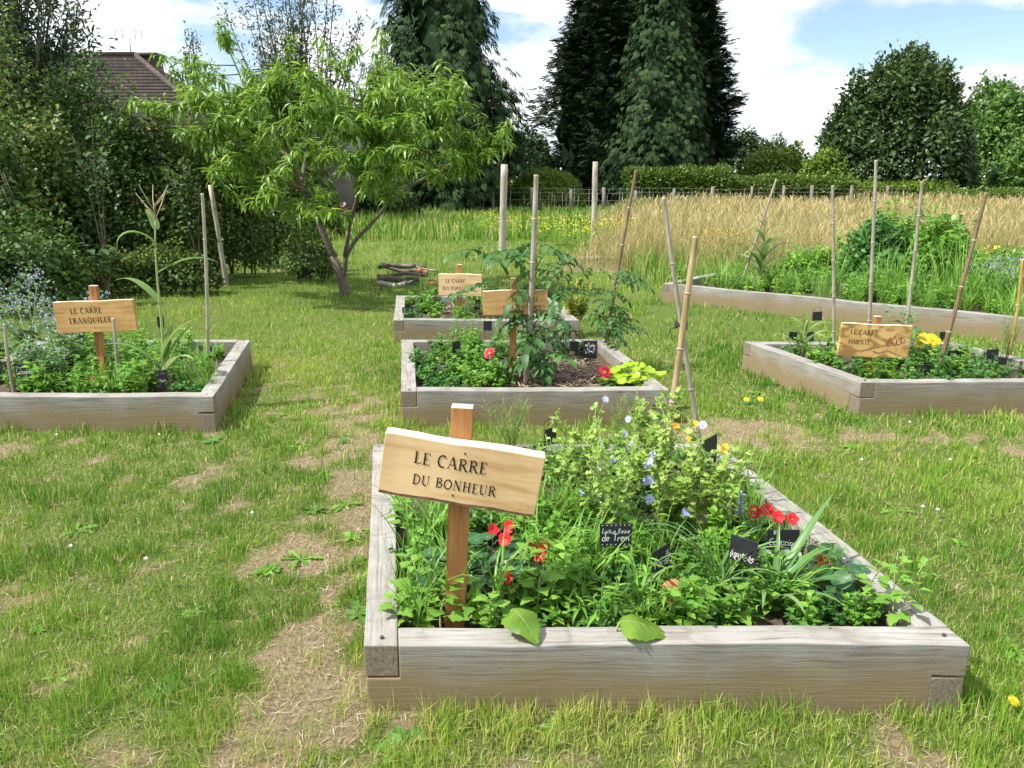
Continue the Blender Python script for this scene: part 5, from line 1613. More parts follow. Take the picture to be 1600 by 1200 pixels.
def peach_tree():
    Y0 = 10.9
    base = P(538, 450, Y0); base.z = 0
    root = thing('peach_tree', 'small spreading peach tree with drooping narrow leaves beside the lawn', 'tree', base)
    b = np.array(base)
    p = lambda x, y, dy=0: np.array(P(x, y, Y0 + dy)) - b
    lm = MB()
    limbs = []
    def limb(pts, r0, r1):
        pts = np.array(pts)
        # smooth
        t = np.linspace(0, len(pts) - 1, len(pts) * 4)
        i = np.minimum(t.astype(int), len(pts) - 2); f = (t - i)[:, None]
        q = pts[i] * (1 - f) + pts[i + 1] * f
        for _ in range(2): q[1:-1] = (q[:-2] + 2 * q[1:-1] + q[2:]) / 4
        lm.tube(q, np.linspace(r0, r1, len(q)), 8); limbs.append(q)
        return q
    trunk = MB()
    tp = np.array([(0, 0, -.15), p(538, 448), p(530, 425), p(520, 400)]); tp[1][2] = .02
    trunk.tube(tp, [.095, .068, .056, .05], 10); trunk.build('trunk', M['bark'], root, True)
    limb([p(522, 402), p(505, 365), p(488, 325), p(470, 293), p(455, 250, -.1), p(440, 205, -.2), p(420, 150, -.3)], .048, .013)
    limb([p(537, 432), p(540, 400), p(555, 375, .1), p(585, 345, .2), p(605, 318, .3), p(622, 285, .4), p(650, 240, .5), p(680, 190, .5)], .036, .01)
    limb([p(539, 400), p(543, 375, -.2), p(548, 345, -.3), p(560, 300, -.5), p(570, 240, -.6), p(575, 160, -.7)], .03, .01)
    limb([p(478, 300), p(440, 280, -.4), p(400, 255, -.8), p(360, 215, -1.), p(300, 160, -1.1)], .035, .01)
    limb([p(470, 293), p(478, 240, .5), p(490, 180, .8), p(500, 110, 1.0)], .03, .01)
    limb([p(610, 310), p(660, 280, .4), p(720, 255, .3), p(770, 225, .2)], .028, .008)
    limb([p(455, 250), p(410, 200, .7), p(380, 130, .9), p(350, 60, 1.0)], .025, .008)
    limb([p(505, 345), p(470, 335, -.7), p(430, 330, -1.1), p(400, 320, -1.3)], .02, .006)
    limb([p(622, 285), p(600, 220, 1.0), p(590, 140, 1.2)], .022, .008)
    allp = np.concatenate([q[len(q) // 3:] for q in limbs])
    # leafy shoots: ends spread through the crown, as its outline reads in the picture
    ends = []
    outline = [(245, 85), (262, 110), (285, 130), (345, 30), (355, 50), (372, 95), (300, 150), (330, 175), (205, 158), (240, 165), (275, 205), (440, 105), (465, 55), (470, 90), (500, 60), (520, 85), (560, 70), (595, 50), (590, 80), (615, 110),
               (640, 105), (660, 110), (690, 95), (712, 120), (700, 150), (720, 115), (735, 165), (690, 200), (770, 210), (795, 190), (800, 225), (765, 240), (730, 230), (720, 265), (745, 270), (420, 130), (390, 150)]
    for x, y in outline: ends.append(p(x, y, random.uniform(-.6, .6)))
    r = random.Random(5)
    while len(ends) < 235:
        x, y = r.uniform(300, 740), r.uniform(80, 345)
        top = 75 + 60 * abs(math.sin(x * .021)); low = 348 - abs(x - 520) * .42
        if not (top < y < low): continue
        if 520 < x < 600 and y > 290: continue
        depth = 1.9 * math.sqrt(max(0, 1 - ((x - 500) / 290) ** 2))
        ends.append(p(x, y, r.uniform(-depth, depth)))
    lv = MB()
    for e in ends:
        i = np.argmin(np.linalg.norm(allp - e, axis=1) + .8 * np.maximum(0, allp[:, 2] - e[2]))
        s = allp[i]
        q = limb_path(s, e, -.04, 8, .06)
        L = np.linalg.norm(e - s)
        lm.tube(q, np.linspace(.009, .003, 8), 5)
        n = int(44 + 52 * min(1.6, L))
        t = rng.uniform(max(.1, 1 - .75 / max(L, .4)), 1.02, n)
        i0 = np.minimum((t * 7).astype(int), 6)
        pos = q[i0] + (q[i0 + 1] - q[i0]) * (t * 7 - i0)[:, None] + rng.normal(0, .025, (n, 3))
        a = rng.uniform(0, 6.28, n)
        d = np.stack([np.cos(a), np.sin(a), rng.uniform(-1.0, .8, n)], 1)
        lv.scatter(LANCE, pos, frames(d, roll=rng.uniform(-.5, .5, n)), rng.uniform(.085, .165, n), np.clip(rng.normal(.55, .26, n), 0, 1))
    lm.build('branches', M['bark'], root, True)
    o = lv.build('crown', M['peach'], root, True); o['kind'] = 'stuff'


peach_tree()


def conifer(px, Y, h, r, mat, label, seed, droop=.6, n=5200, s=.75, tip=1.0, belly=.22, lean=0.0):
    """cypress: hanging or upswept sprays on whorled boughs round a trunk"""
    base = P(px, 330, Y); base.z = 0
    root = thing('cypress_tree', label, 'tree', base)
    rg = np.random.default_rng(seed)
    mb = MB(); mb.tube([(0, 0, -.2), (0, 0, h * .4), (lean, 0, h * .96)], [r * .09, r * .06, .03], 8); mb.build('trunk', M['bark'], root)
    spray_V, spray_Q = [], []
    for k in range(-2, 3):     # flat fan of scale-leaf twigs
        a = k * .34; L = 1 - .14 * abs(k)
        b0 = .12 * (2 - abs(k))
        ca, sa = math.cos(a), math.sin(a); w = .075
        z = lambda t: -.25 * t * t
        i = len(spray_V)
        spray_V += [(b0, 0, 0), (b0 + L * .55 * ca - w * sa, L * .55 * sa + w * ca, z(.55) * L), (b0 + L * .9 * ca, L * .9 * sa, z(1) * L), (b0 + L * .55 * ca + w * sa, L * .55 * sa - w * ca, z(.55) * L)]
        spray_Q.append((i, i + 1, i + 2, i + 3))
    tm = (np.array(spray_V), np.array(spray_Q))
    # boughs give the crown its lumps
    nb = 190
    bz = rg.uniform(.01, 1, nb) ** 1.15
    ba = rg.uniform(0, 6.28, nb)
    prof = lambda f: np.clip(np.where(f < belly, .80 + .2 * f / belly, (1 - ((f - belly) / (1 - belly)) ** 1.35)), 0.03, 1)
    bl = r * prof(bz) * rg.uniform(.72, 1.12, nb)
    which = rg.integers(0, nb, n)
    t = rg.uniform(.35, 1.0, n) ** .6
    jit = rg.normal(0, 1, (n, 3)) * np.array([.42, .42, .55]) * (r / 4.5)
    a = ba[which]; R_ = bl[which] * t
    pos = np.stack([R_ * np.cos(a) + lean * bz[which], R_ * np.sin(a), bz[which] * h * tip + (.35 - droop) * R_ * .35], 1) + jit
    pos[:, 2] = np.maximum(pos[:, 2], .2)
    ang = np.arctan2(pos[:, 1], pos[:, 0]) + rg.normal(0, .45, n)
    d = np.stack([np.cos(ang), np.sin(ang), rg.normal(.45 - 1.6 * droop, .3, n)], 1)
    up = np.stack([np.cos(ang) * .8, np.sin(ang) * .8, np.full(n, .7)], 1)
    cv = MB(); cv.scatter(tm, pos, frames(d, up, rg.normal(0, .5, n)), s * rg.uniform(.6, 1.25, n), np.clip(rg.normal(.5, .25, n), 0, 1))
    # added core of dark leaf sheets, blocks light through the crown
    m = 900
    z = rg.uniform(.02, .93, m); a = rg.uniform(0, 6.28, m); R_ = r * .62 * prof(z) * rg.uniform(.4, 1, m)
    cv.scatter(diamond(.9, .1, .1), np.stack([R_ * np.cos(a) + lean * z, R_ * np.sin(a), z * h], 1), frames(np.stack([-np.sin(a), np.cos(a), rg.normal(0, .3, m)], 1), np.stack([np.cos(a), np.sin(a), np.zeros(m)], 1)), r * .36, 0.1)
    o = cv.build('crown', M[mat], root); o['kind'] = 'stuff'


conifer(692, 36, 13.2, 3.45, 'mid_conifer', 'tall green cypress with hanging sprays behind the peach tree', 1, .85, 17000, .38, belly=.22)
conifer(928, 47, 13.6, 3.5, 'dark_conifer', 'almost black cypress, left one of the dark group', 2, .2, 12000, .5, belly=.22)
conifer(1022, 44, 11.9, 2.95, 'mid_conifer', 'green cypress with hanging sprays in the middle of the dark group', 3, .85, 16000, .35, belly=.2)
conifer(1072, 48, 11.6, 2.75, 'dark_conifer', 'almost black cypress with ragged edge, right one of the dark group', 4, .12, 10000, .49, belly=.25)
conifer(1000, 52, 13.6, 3.0, 'dark_conifer', 'dark cypress standing behind the middle of the group', 5, .25, 6000, .8, belly=.25)


def leafy_tree(name, label, base, h, lobes, mat, n, s, trunk_r, tm=DIAM, cat='tree', seed=0, shell=.45, limbs=True, trunk_h=None, gap=0.0, group=None):
    """crown of lobes (x, y, z, rx, ry, rz) relative to the base; leaves crowd towards each lobe's surface"""
    root = thing(name, label, cat, base, 0, group)
    rg = np.random.default_rng(seed)
    lobes = np.array(lobes, float)
    tr = MB()
    th = trunk_h or h * .35
    tr.tube([(0, 0, -.1), (trunk_r * .3, 0, th * .5), (0, 0, th)], [trunk_r * 1.3, trunk_r, trunk_r * .8], 8)
    for l in lobes:
        q = limb_path((0, 0, th * .75), l[:3], .05, 5, .08)
        tr.tube(q, np.linspace(trunk_r * .5, trunk_r * .08, 5), 5)
    tr.build('trunk' if cat == 'tree' else 'branches', M['bark'], root)
    vol = lobes[:, 3] * lobes[:, 4] + lobes[:, 3] * lobes[:, 5]
    which = rg.choice(len(lobes), n, p=vol / vol.sum())
    d = rdir(n)
    rad = (rg.uniform(shell, 1.0, n) ** .5) * rg.uniform(.85, 1.12, n)
    # twig clusters break the surface up
    ph = lobes[which, 0] * 3
    lump = 1 + .22 * np.sin(d[:, 0] * 7 + ph) * np.sin(d[:, 1] * 6 + ph * 2) + .15 * np.sin(d[:, 2] * 11 + ph) + gap * rg.normal(0, 1, n)
    pos = lobes[which, :3] + d * lobes[which, 3:6] * (rad * lump)[:, None]
    pos[:, 2] = np.maximum(pos[:, 2], .05 + rg.uniform(0, .2, n))
    ld = d * .6 + rdir(n) * .9; ld[:, 2] -= .15
    cr = MB(); cr.scatter(tm, pos, frames(ld, rdir(n, .0, 1)), s * rg.uniform(.6, 1.3, n), np.clip(rg.normal(.5, .23, n) + .12 * np.sin(ph + d[:, 0] * 4), 0, 1))
    o = cr.build('crown' if cat == 'tree' else 'foliage', M[mat], root); o['kind'] = 'stuff'
    return root


def lobes_for(px0, px1, py_top, Y, n, seed, low=.12, r=(.2, .34), flat=.7, py_base=None, dome=1.0):
    """lobes filling a rounded crown that spans the picture columns px0..px1 at distance Y"""
    r_ = random.Random(seed)
    a, b = P(px0, 300, Y).x, P(px1, 300, Y).x
    top = P(800, py_top, Y).z
    W = (b - a) / 2
    out = []
    for k in range(n):
        u = r_.uniform(-1, 1); zmax = top * (1 - .55 * dome * u * u)
        rr = W * r_.uniform(*r)
        z = r_.uniform(low * top + rr * .4, max(low * top + rr * .5, zmax - rr * flat))
        y = r_.uniform(-.7, .7) * W * math.sqrt(max(.05, 1 - u * u))
        out.append((u * (W - rr * .8), y, z, rr, rr, rr * flat))
    out.append((0, 0, top - W * .22, W * .3, W * .3, W * .25))
    return Vector(((a + b) / 2, Y, 0)), top, out


def tree_at(px0, px1, py_top, Y, n_l, name, label, mat, n, s, tr, seed, cat='tree', group=None, tm=DIAM, **k):
    kw = {q: k.pop(q) for q in ('low', 'r', 'flat', 'dome') if q in k}
    base, top, lb = lobes_for(px0, px1, py_top, Y, n_l, seed, **kw)
    return leafy_tree(name, label, base, top, lb, mat, n, s, tr, tm, cat, seed, group=group, **k)


def mound(name, label, px0, px1, py_top, Y, mat, n, s, seed, cat='bush', group=None, tm=SMALL, lift=0.0, depth=.6, rough=.5, thick=.25, power=4, trunk_r=.03, freq=1.6):
    """leafy mass from the ground up: lumpy shell of leaves over stems"""
    a, b = P(px0, 300, Y).x, P(px1, 300, Y).x
    H = P(800, py_top, Y).z - lift; W = (b - a) / 2; D = max(.5, W * depth)
    root = thing(name, label, cat, Vector(((a + b) / 2, Y, 0)), 0, group)
    rg = np.random.default_rng(seed)
    x = rg.uniform(-1, 1, n); phi = np.arccos(rg.uniform(-.35, 1, n))
    fx = W * freq
    def lump(x, ph):
        return 1 + rough * (fbm(x * fx + seed * 3.1, ph * 2.2 * freq + seed, 2) - .5) * (1.6 if cat == 'bush' else .8) + rough * .9 * (fbm(x * fx * 2.7 + seed, ph * 6 * freq, 3) - .5)
    prof = (1 - np.abs(x) ** power) ** (1 / power)
    sh = 1 - rg.exponential(thick, n).clip(0, .8)
    r = lump(x, phi) * sh
    pos = np.stack([x * W * (.92 + .14 * lump(x * 0 + phi, x * 3) * .5), -D * np.cos(phi) * prof * r, lift + H * np.sin(phi) ** .7 * prof * r], 1)
    pos += rg.normal(0, s * .5, (n, 3))
    pos[:, 2] = np.maximum(pos[:, 2], lift * .8 + rg.uniform(.02, .25, n))
    out = np.stack([x * .5, -np.cos(phi), np.sin(phi) * .8], 1)
    d = out * .5 + rdir(n); d[:, 2] -= .1
    cr = MB(); cr.scatter(tm, pos, frames(d, out + rdir(n, 0, 1) * .8), s * rg.uniform(.6, 1.35, n), np.clip(rg.normal(.5, .22, n) + .5 * (fbm(pos[:, 0] * 1.3, pos[:, 2] * 1.3 + seed, 2) - .5), 0, 1))
    o = cr.build('crown' if cat == 'tree' else 'foliage', M[mat], root); o['kind'] = 'stuff'
    tr = MB()
    if cat == 'tree':
        tr.tube([(0, 0, -.1), (.05, 0, lift), (0, 0, lift + H * .5)], [trunk_r * 1.3, trunk_r, trunk_r * .4], 8)
    for k in range(14):
        e = (rg.uniform(-.8, .8) * W, rg.uniform(-.7, .3) * D, lift + H * rg.uniform(.5, .95))
        q = limb_path((e[0] * (.1 if cat == 'tree' else .8), 0, lift * .8), e, .04, 6, .06); tr.tube(q, np.linspace(trunk_r * .6, trunk_r * .15, 6), 5)
    tr.build('trunk' if cat == 'tree' else 'branches', M['bark'], root)
    return root


BACK = [
    ('oak_tree', 'dark rounded oak beyond the meadow, right of the clouds', 1275, 1508, 116, 50, 'oak', 30000, .34, 33, 'tree', .3, .8, .62, 2.1, .25, .75),
    ('lime_tree', 'lighter green tree at the right picture edge beyond the oak', 1478, 1700, 130, 57, 'lime', 26000, .36, 22, 'tree', .2, .8, .62, 2.8, .25, .75),
    ('round_shrub', 'rounded yellow-green shrub between hedge and oak', 1158, 1268, 226, 50, 'shrub', 7500, .24, 23, 'bush', 0, .7, .5, 2.2, .08, .8),
    ('round_shrub', 'smaller light shrub at the foot of the oak', 1232, 1330, 250, 48.5, 'shrub', 5500, .22, 24, 'bush', 0, .7, .6, 2.2, .08, .8),
    ('distant_tree', 'distant dull tree peeping beside the dark cypress group', 1120, 1190, 208, 75, 'oak', 4500, .35, 25, 'tree', .5, .7, .7, 2.2, .2, .5),
    ('distant_tree', 'distant dark tree in the gap between the cypresses', 780, 870, 225, 62, 'oak', 5500, .33, 26, 'tree', .3, .7, .7, 2.2, .2, .6),
    ('juniper_bush', 'bright yellow-green mounded juniper behind the fence', 795, 912, 260, 37, 'shrub', 11000, .16, 27, 'bush', 0, .7, .35, 2.0, .08, .8),
    ('lime_tree', 'light tree half outside the right picture edge, lower than its neighbour', 1545, 1740, 215, 50, 'lime', 9000, .3, 28, 'tree', .3, .7, .7, 2.4, .2, .6)]
for nm, lab, a, b, tp, Y, mt, n, sz, sd, ct, lf, dp, ro, pw, tr_, fq in BACK:
    mound(nm, lab, a, b, tp, Y, mt, n, sz, sd, ct, None, DIAM if nm != 'juniper_bush' else NARROW, lf, dp, ro, .22, pw, tr_, fq)
def plume_tree(label, px0, px1, Y, h, n_pl, mat, n, s, seed, name='willow_tree', fuzz=1.0):
    """tree of many steep plume-like branches"""
    a, b = P(px0, 300, Y).x, P(px1, 300, Y).x
    base = Vector(((a + b) / 2, Y, 0)); W = (b - a) / 2
    root = thing(name, label, 'tree', base)
    rg = np.random.default_rng(seed)
    tr, cr = MB(), MB()
    tr.tube([(0, 0, -.1), (0, 0, h * .2), (.1, 0, h * .4)], [.22, .17, .12], 8)
    for k in range(n_pl):
        u = rg.uniform(-1, 1)
        top = np.array([u * W, rg.uniform(-.8, .8) * W * .7, h * rg.uniform(.45, 1.05) * (1 - .25 * u * u)])
        s0 = np.array([0, 0, h * rg.uniform(.06, .3)])
        q = limb_path(s0, top, -.06, 9, .06); tr.tube(q, np.linspace(.05, .008, 9), 5)
        m = n // n_pl
        t = rg.uniform(.15, 1.02, m); i0 = np.minimum((t * 8).astype(int), 7)
        pos = q[i0] + (q[i0 + 1] - q[i0]) * (t * 8 - i0)[:, None] + rg.normal(0, 1, (m, 3)) * np.array([.22, .22, .2]) * fuzz * (1.25 - .7 * t)[:, None]
        d = (q[-1] - q[0])[None] / np.linalg.norm(q[-1] - q[0]) * .7 + rdir(m) * .8
        cr.scatter(NARROW, pos, frames(d, rdir(m, 0, 1)), s * rg.uniform(.6, 1.3, m), np.clip(rg.normal(.5, .25, m), 0, 1))
    tr.build('trunk', M['bark'], root)
    o = cr.build('crown', M[mat], root); o['kind'] = 'stuff'


plume_tree('airy grey-green tree behind the peach tree crown', 385, 575, 27, 8.6, 52, 'willow', 17000, .15, 43, 'slender_tree', .9)
plume_tree('thin pale tree beside the roof chimney', 262, 345, 31, 6.9, 16, 'willow', 3600, .15, 44, 'slender_tree', .8)
plume_tree('dark dense willow with steep branches at the upper left, before the tiled roof', -150, 172, 16, 6.5, 95, 'willow', 36000, .15, 41)

# laurel hedges behind the fence
def hedge(px0, px1, py_top, Y, label, seed, mat='hedge', n=9000, s=.15, depth=1.6):
    a, b = P(px0, 300, Y), P(px1, 300, Y)
    top = P(px0, py_top, Y).z
    L = b.x - a.x
    root = thing('laurel_hedge', label, 'hedge', Vector((a.x, Y, 0)))
    rg = np.random.default_rng(seed)
    x = rg.uniform(0, L, n)
    hz = top * (1 + .10 * (fbm(x * .8 + seed, x * 0 + seed, 3) - .5) * 2)
    face = rg.random(n)
    z = np.where(face < .65, rg.uniform(.02, 1, n) * hz, hz + rg.normal(0, .08, n))
    y = np.where(face < .65, -depth / 2 + rg.normal(0, .16, n), rg.uniform(-depth / 2, depth / 2, n))
    d = np.stack([rg.normal(0, .7, n), np.where(face < .65, -.8, rg.normal(0, .5, n)), np.where(face < .65, rg.normal(.2, .6, n), .8 + 0 * x)], 1)
    cr = MB(); cr.scatter(DIAM, np.stack([x, y, z], 1), frames(d, rdir(n, .2, 1)), s * rg.uniform(.7, 1.4, n), np.clip(rg.normal(.5, .22, n), 0, 1))
    m = 500   # added sheets in the darkest leaf tint, inner shade put into colour
    cr.scatter(diamond(.9, .1, .1), np.stack([rg.uniform(0, L, m), rg.uniform(-.3, .6, m) * depth * .5, rg.uniform(0, .85, m) * top], 1), frames(rdir(m)), .5, 0.0)
    o = cr.build('foliage', M[mat], root); o['kind'] = 'stuff'
    tr = MB()
    for k in range(int(L / 1.2)):
        tr.tube([(k * 1.2 + .4, 0, -.1), (k * 1.2 + .5, .1, top * .5), (k * 1.2 + .3, 0, top * .9)], [.05, .04, .015], 5)
    tr.build('stems', M['bark'], root)


hedge(975, 1135, 268, 41, 'clipped glossy laurel hedge below the dark cypress group', 1)
hedge(1135, 1330, 280, 42, 'laurel hedge with reddish leaves between cypress group and oak', 2)
hedge(1320, 1480, 288, 47, 'low light hedge under the oak', 3, 'shrub', 5000)
hedge(1450, 1760, 300, 45, 'low green hedge at the far end of the meadow', 4, 'hedge', 7000)
hedge(560, 830, 292, 44, 'dark low hedge in the shade behind the fence', 5, 'oak', 7000, .2)


# ------------------------------------------------------------------ wild hedge on the left
HB = 'bushes of the wild hedge'
HEDGE = [
    ('bramble bush of the wild hedge behind the borage at the left edge', -220, 70, 205, 10.5, 'bramble', 14850, 0.070, 51),
    ('bramble bush of the wild hedge under the dark willow', -40, 165, 205, 11.6, 'bramble', 13500, 0.070, 52),
    ('bramble bush of the wild hedge behind the TRANQUILLE sign', 70, 255, 222, 12.0, 'hedge_mix', 13500, 0.070, 53),
    ('bramble bush of the wild hedge behind the tall maize', 180, 335, 238, 12.2, 'bramble', 12825, 0.070, 54),
    ('lighter bramble bush at the hedge end by the weathered post', 275, 415, 215, 13.0, 'hedge', 10800, 0.066, 55),
    ('low dark bramble in front of the hedge at the left edge', -90, 120, 345, 9.3, 'hedge_mix', 6750, 0.061, 56),
    ('scrubby bramble behind the peach tree trunk on its left', 350, 450, 285, 14.5, 'hedge', 6750, 0.070, 57),
    ('small dry bush just left of the peach trunk', 440, 520, 375, 12.4, 'bramble', 4050, 0.049, 58),
    ('overgrown bush in the gap left of the peach trunk', 390, 530, 280, 21, 'hedge', 6750, 0.098, 59),
    ('shady undergrowth bramble at the hedge foot', 120, 330, 400, 11.0, 'bramble', 6075, 0.057, 60),
    ('shaded bush behind the peach trunk on its right', 545, 650, 285, 30, 'oak', 6075, 0.139, 61)]
for lab, a, b, tp, Y, mt, n, sz, sd in HEDGE:
    mound('bramble_bush', lab, a, b, tp, Y, mt, n, sz, sd, 'bush', HB, BROAD, 0, .45 if Y < 14 else .6, 1.0, .25, 3, .03, 1.3)


THICKET = [
    ('green weed thicket left of the slim upright cane, behind the long bed', 1225, 1345, 392, 11.3, 'weed', 4200, .075, 81),
    ('dark green thicket between the pale canes behind the long bed', 1320, 1450, 378, 10.6, 'weed_dark', 5200, .085, 82),
    ('green thicket behind the brown leaning cane', 1420, 1545, 384, 10.2, 'weed', 5000, .08, 83),
    ('green thicket before the ragwort at the right picture edge', 1520, 1690, 408, 9.6, 'weed', 4200, .075, 84)]
for lab, a, b, tp, Y, mt, n, sz, sd in THICKET:
    mound('weed_thicket', lab, a, b, tp, Y, mt, n, sz, sd, 'bush', None, BROAD, 0, .7, .7, .3, 2.2, .012, 1.6)


def elder(px, py, Y, label, seed, n=9, s=.16):
    root = thing('elder_shoot', label, 'bush', Vector((P(px, py, Y).x, Y, 0)))
    top = P(px, py, Y).z
    ms = MB(); rr = random.Random(seed)
    for k in range(3):
        e = Vector((rr.uniform(-.25, .25), rr.uniform(-.35, -.1), top * rr.uniform(.85, 1.02)))
        pts = [Vector((e.x * t ** 2, e.y * t, e.z * t)) for t in np.linspace(0, 1, 7)]
        ms.tube(pts, np.linspace(.012, .004, 7), 5)
        for j in range(n):
            t = .55 + .45 * j / n; p = Vector((e.x * t ** 2, e.y * t, e.z * t)); a = rr.uniform(0, 6.28)
            link('leaf', LEAF['elder'], root, frame1((math.cos(a), math.sin(a) - .4, rr.uniform(-.3, .2)), loc=p, s=s * rr.uniform(.7, 1.2)))
    ms.build('stem', M['bark'], root)


LEAF['elder'] = proto('elder_leaf', leaf_shape(4, lambda t: math.sin(math.pi * (t ** .65 * .96 + .02)), .62, .2, .25), M['elder'])
elder(40, 265, 9.7, 'broad-leaved elder shoot at the left edge of the hedge', 1)
elder(160, 365, 10.1, 'grey-green elder shoot low in the dark hedge', 2)
elder(140, 190, 10.8, 'tall leafy shoot rising above the hedge before the roof', 3, 10, .13)
elder(300, 270, 11.6, 'elder shoot by the weathered post at the hedge end', 4, 10, .14)
elder(35, 420, 8.6, 'elder shoot behind the borage', 5, 7, .13)


# ------------------------------------------------------------------ house behind the hedge
def house():
    Y = 26.0
    zr, ze = 5.55, 2.75
    xr, xe = P(208, 100, 29).x, P(345, 200, Y).x
    x0 = -24.0
    root = thing('tiled_house', 'house with brown tiled hip roof behind the hedge on the left', 'house', Vector((x0, Y, 0)))
    D = 6.5
    L = xe - x0
    mb = MB(); mb.box(((L - .5) / 2, D / 2 + .3, ze / 2), (L - 1.0, D - 1.0, ze)); mb.build('wall', flat_mat('render_wall', (0.45, 0.40, 0.33), .9, .1, 4), root)
    m, nt, b, out = new_mat('roof_tiles')
    N, Lk = nt.nodes.new, nt.links.new
    tc = N('ShaderNodeTexCoord')
    br = N('ShaderNodeTexBrick'); br.inputs['Scale'].default_value = 1.0; br.offset = .5
    br.inputs['Brick Width'].default_value = .17; br.inputs['Row Height'].default_value = .11; br.inputs['Mortar Size'].default_value = .012
    br.inputs['Color1'].default_value = (.046, .037, .034, 1); br.inputs['Color2'].default_value = (.070, .055, .050, 1); br.inputs['Mortar'].default_value = (.03, .022, .02, 1)
    cb = N('ShaderNodeCombineXYZ'); sp = N('ShaderNodeSeparateXYZ'); Lk(tc.outputs['Object'], sp.inputs[0])
    ad = N('ShaderNodeMath'); ad.operation = 'ADD'; Lk(sp.outputs['X'], ad.inputs[0]); Lk(sp.outputs['Y'], ad.inputs[1])
    Lk(ad.outputs[0], cb.inputs[0]); Lk(sp.outputs['Z'], cb.inputs[1]); Lk(cb.outputs[0], br.inputs['Vector'])
    nz = N('ShaderNodeTexNoise'); nz.inputs['Scale'].default_value = 1.3; nz.inputs['Detail'].default_value = 5; Lk(tc.outputs['Object'], nz.inputs['Vector'])
    rm = ramp_node(nt, [(.35, (.7, .7, .7)), (.65, (1.35, 1.2, 1.1))]); Lk(nz.outputs['Fac'], rm.inputs[0])
    mx = N('ShaderNodeMixRGB'); mx.blend_type = 'MULTIPLY'; mx.inputs[0].default_value = 1; Lk(br.outputs['Color'], mx.inputs[1]); Lk(rm.outputs[0], mx.inputs[2])
    Lk(mx.outputs[0], b.inputs['Base Color']); b.inputs['Roughness'].default_value = .85
    bp = N('ShaderNodeBump'); bp.inputs['Strength'].default_value = .7; bp.inputs['Distance'].default_value = .03; Lk(br.outputs['Fac'], bp.inputs['Height']); bp.invert = True; Lk(bp.outputs[0], b.inputs['Normal'])
    # roof shell with tile courses stepped in geometry
    rx = xr - x0
    rp = MB()
    nc = 24
    def course(t0, t1, lift):
        def ring(t, dz):
            z = ze + (zr - ze) * t + dz
            return [(-.3, -.3 + t * (D / 2 + .3), z), (L + .3 - t * (L + .3 - rx), -.3 + t * (D / 2 + .3), z), (L + .3 - t * (L + .3 - rx), D + .3 - t * (D / 2 + .3), z), (-.3, D + .3 - t * (D / 2 + .3), z)]
        V = ring(t0, lift) + ring(t1, 0.0) + ring(t0, -.02)
        rp.add(V, [(0, 1, 5, 4), (1, 2, 6, 5), (2, 3, 7, 6), (8, 9, 1, 0), (9, 10, 2, 1), (10, 11, 3, 2)])
    for i in range(nc): course(i / nc, (i + 1) / nc, .035)
    roof = rp.build('roof', m, root)
    mb = MB()
    mb.tube([(-.3, D / 2, zr + .02), (rx, D / 2, zr + .02)], .10, 8); mb.tube([(rx, D / 2, zr + .02), (L + .3, -.3, ze + .03)], .09, 8)
    mb.build('ridge_tiles', m, roof)
    cx = P(232, 110, 29.5).x - x0
    mb = MB(); mb.box((cx, D / 2 + .4, 4.9), (.7, .6, 1.3)); mb.box((cx, D / 2 + .4, 5.60), (.9, .8, .10))
    ch = mb.build('chimney', flat_mat('sooty_brick', (.09, .07, .06), .9, .3, 12), root)
    ax = P(197, 60, 29).x - x0
    zt = P(197, 45, 29).z
    mb = MB(); mb.tube([(ax, D / 2, zr - .1), (ax, D / 2, zt)], .02, 6)
    for k in range(5):
        z = zt - .03
        x = ax - .45 + .22 * k
        mb.tube([(x, D / 2, z - .25), (x, D / 2, z + .28)], .012, 5)
    mb.tube([(ax - .5, D / 2, zt), (ax + .5, D / 2, zt)], .012, 5)
    mb.build('antenna', flat_mat('aluminium', (.5, .5, .5), .4, metal=.6), root)


house()

# shed and clutter glimpsed through the peach tree
root = thing('garden_shed', 'low grey shed glimpsed through the peach tree crown', 'shed', P(455, 330, 30))
root.location.z = 0
mb = MB(); mb.box((0, 0, 1.25), (5.0, 3.0, 2.5)); mb.build('wall', flat_mat('shed_wall', (.17, .15, .13), .9, .2, 3), root)
mb = MB()
mb.add([(-2.7, -1.8, 2.45), (2.7, -1.8, 2.45), (2.7, 0, 3.2), (-2.7, 0, 3.2), (2.7, 1.8, 2.45), (-2.7, 1.8, 2.45), (-2.7, -1.8, 2.35), (2.7, -1.8, 2.35), (2.7, 1.8, 2.35), (-2.7, 1.8, 2.35)],
       [(0, 1, 2, 3), (3, 2, 4, 5), (6, 7, 1, 0), (8, 9, 5, 4)], [(7, 8, 1), (1, 8, 4), (1, 4, 2), (9, 6, 5), (6, 0, 5), (0, 3, 5)])
mb.build('roof', flat_mat('shed_roof', (.19, .185, .18), .8, .15, 3), root)
root = thing('hand_cart', 'white sheeted cart parked beyond the peach trunk', 'cart', P(515, 335, 27)); root.location.z = 0
mb = MB(); mb.box((0, 0, .45), (1.1, .7, .12)); mb.box((0, -.36, .6), (1.1, .03, .25)); mb.build('tray', flat_mat('rusty_tray', (.28, .12, .07), .8, .3, 8), root)
mb = MB()
n = 12
u, v = np.meshgrid(np.linspace(-.6, .6, n), np.linspace(-.4, .4, n))
z = .6 + .22 * np.exp(-(u / .4) ** 2 - (v / .4) ** 2) + .06 * np.sin(u * 14 + v * 6)
i = (np.arange(n - 1)[:, None] * n + np.arange(n - 1)[None]).ravel()
mb.add(np.stack([u, v, z], -1).reshape(-1, 3), Q=np.stack([i, i + 1, i + n + 1, i + n], 1)); mb.build('white_sheet', flat_mat('white_sheet', (.75, .75, .75), .8), root, True)
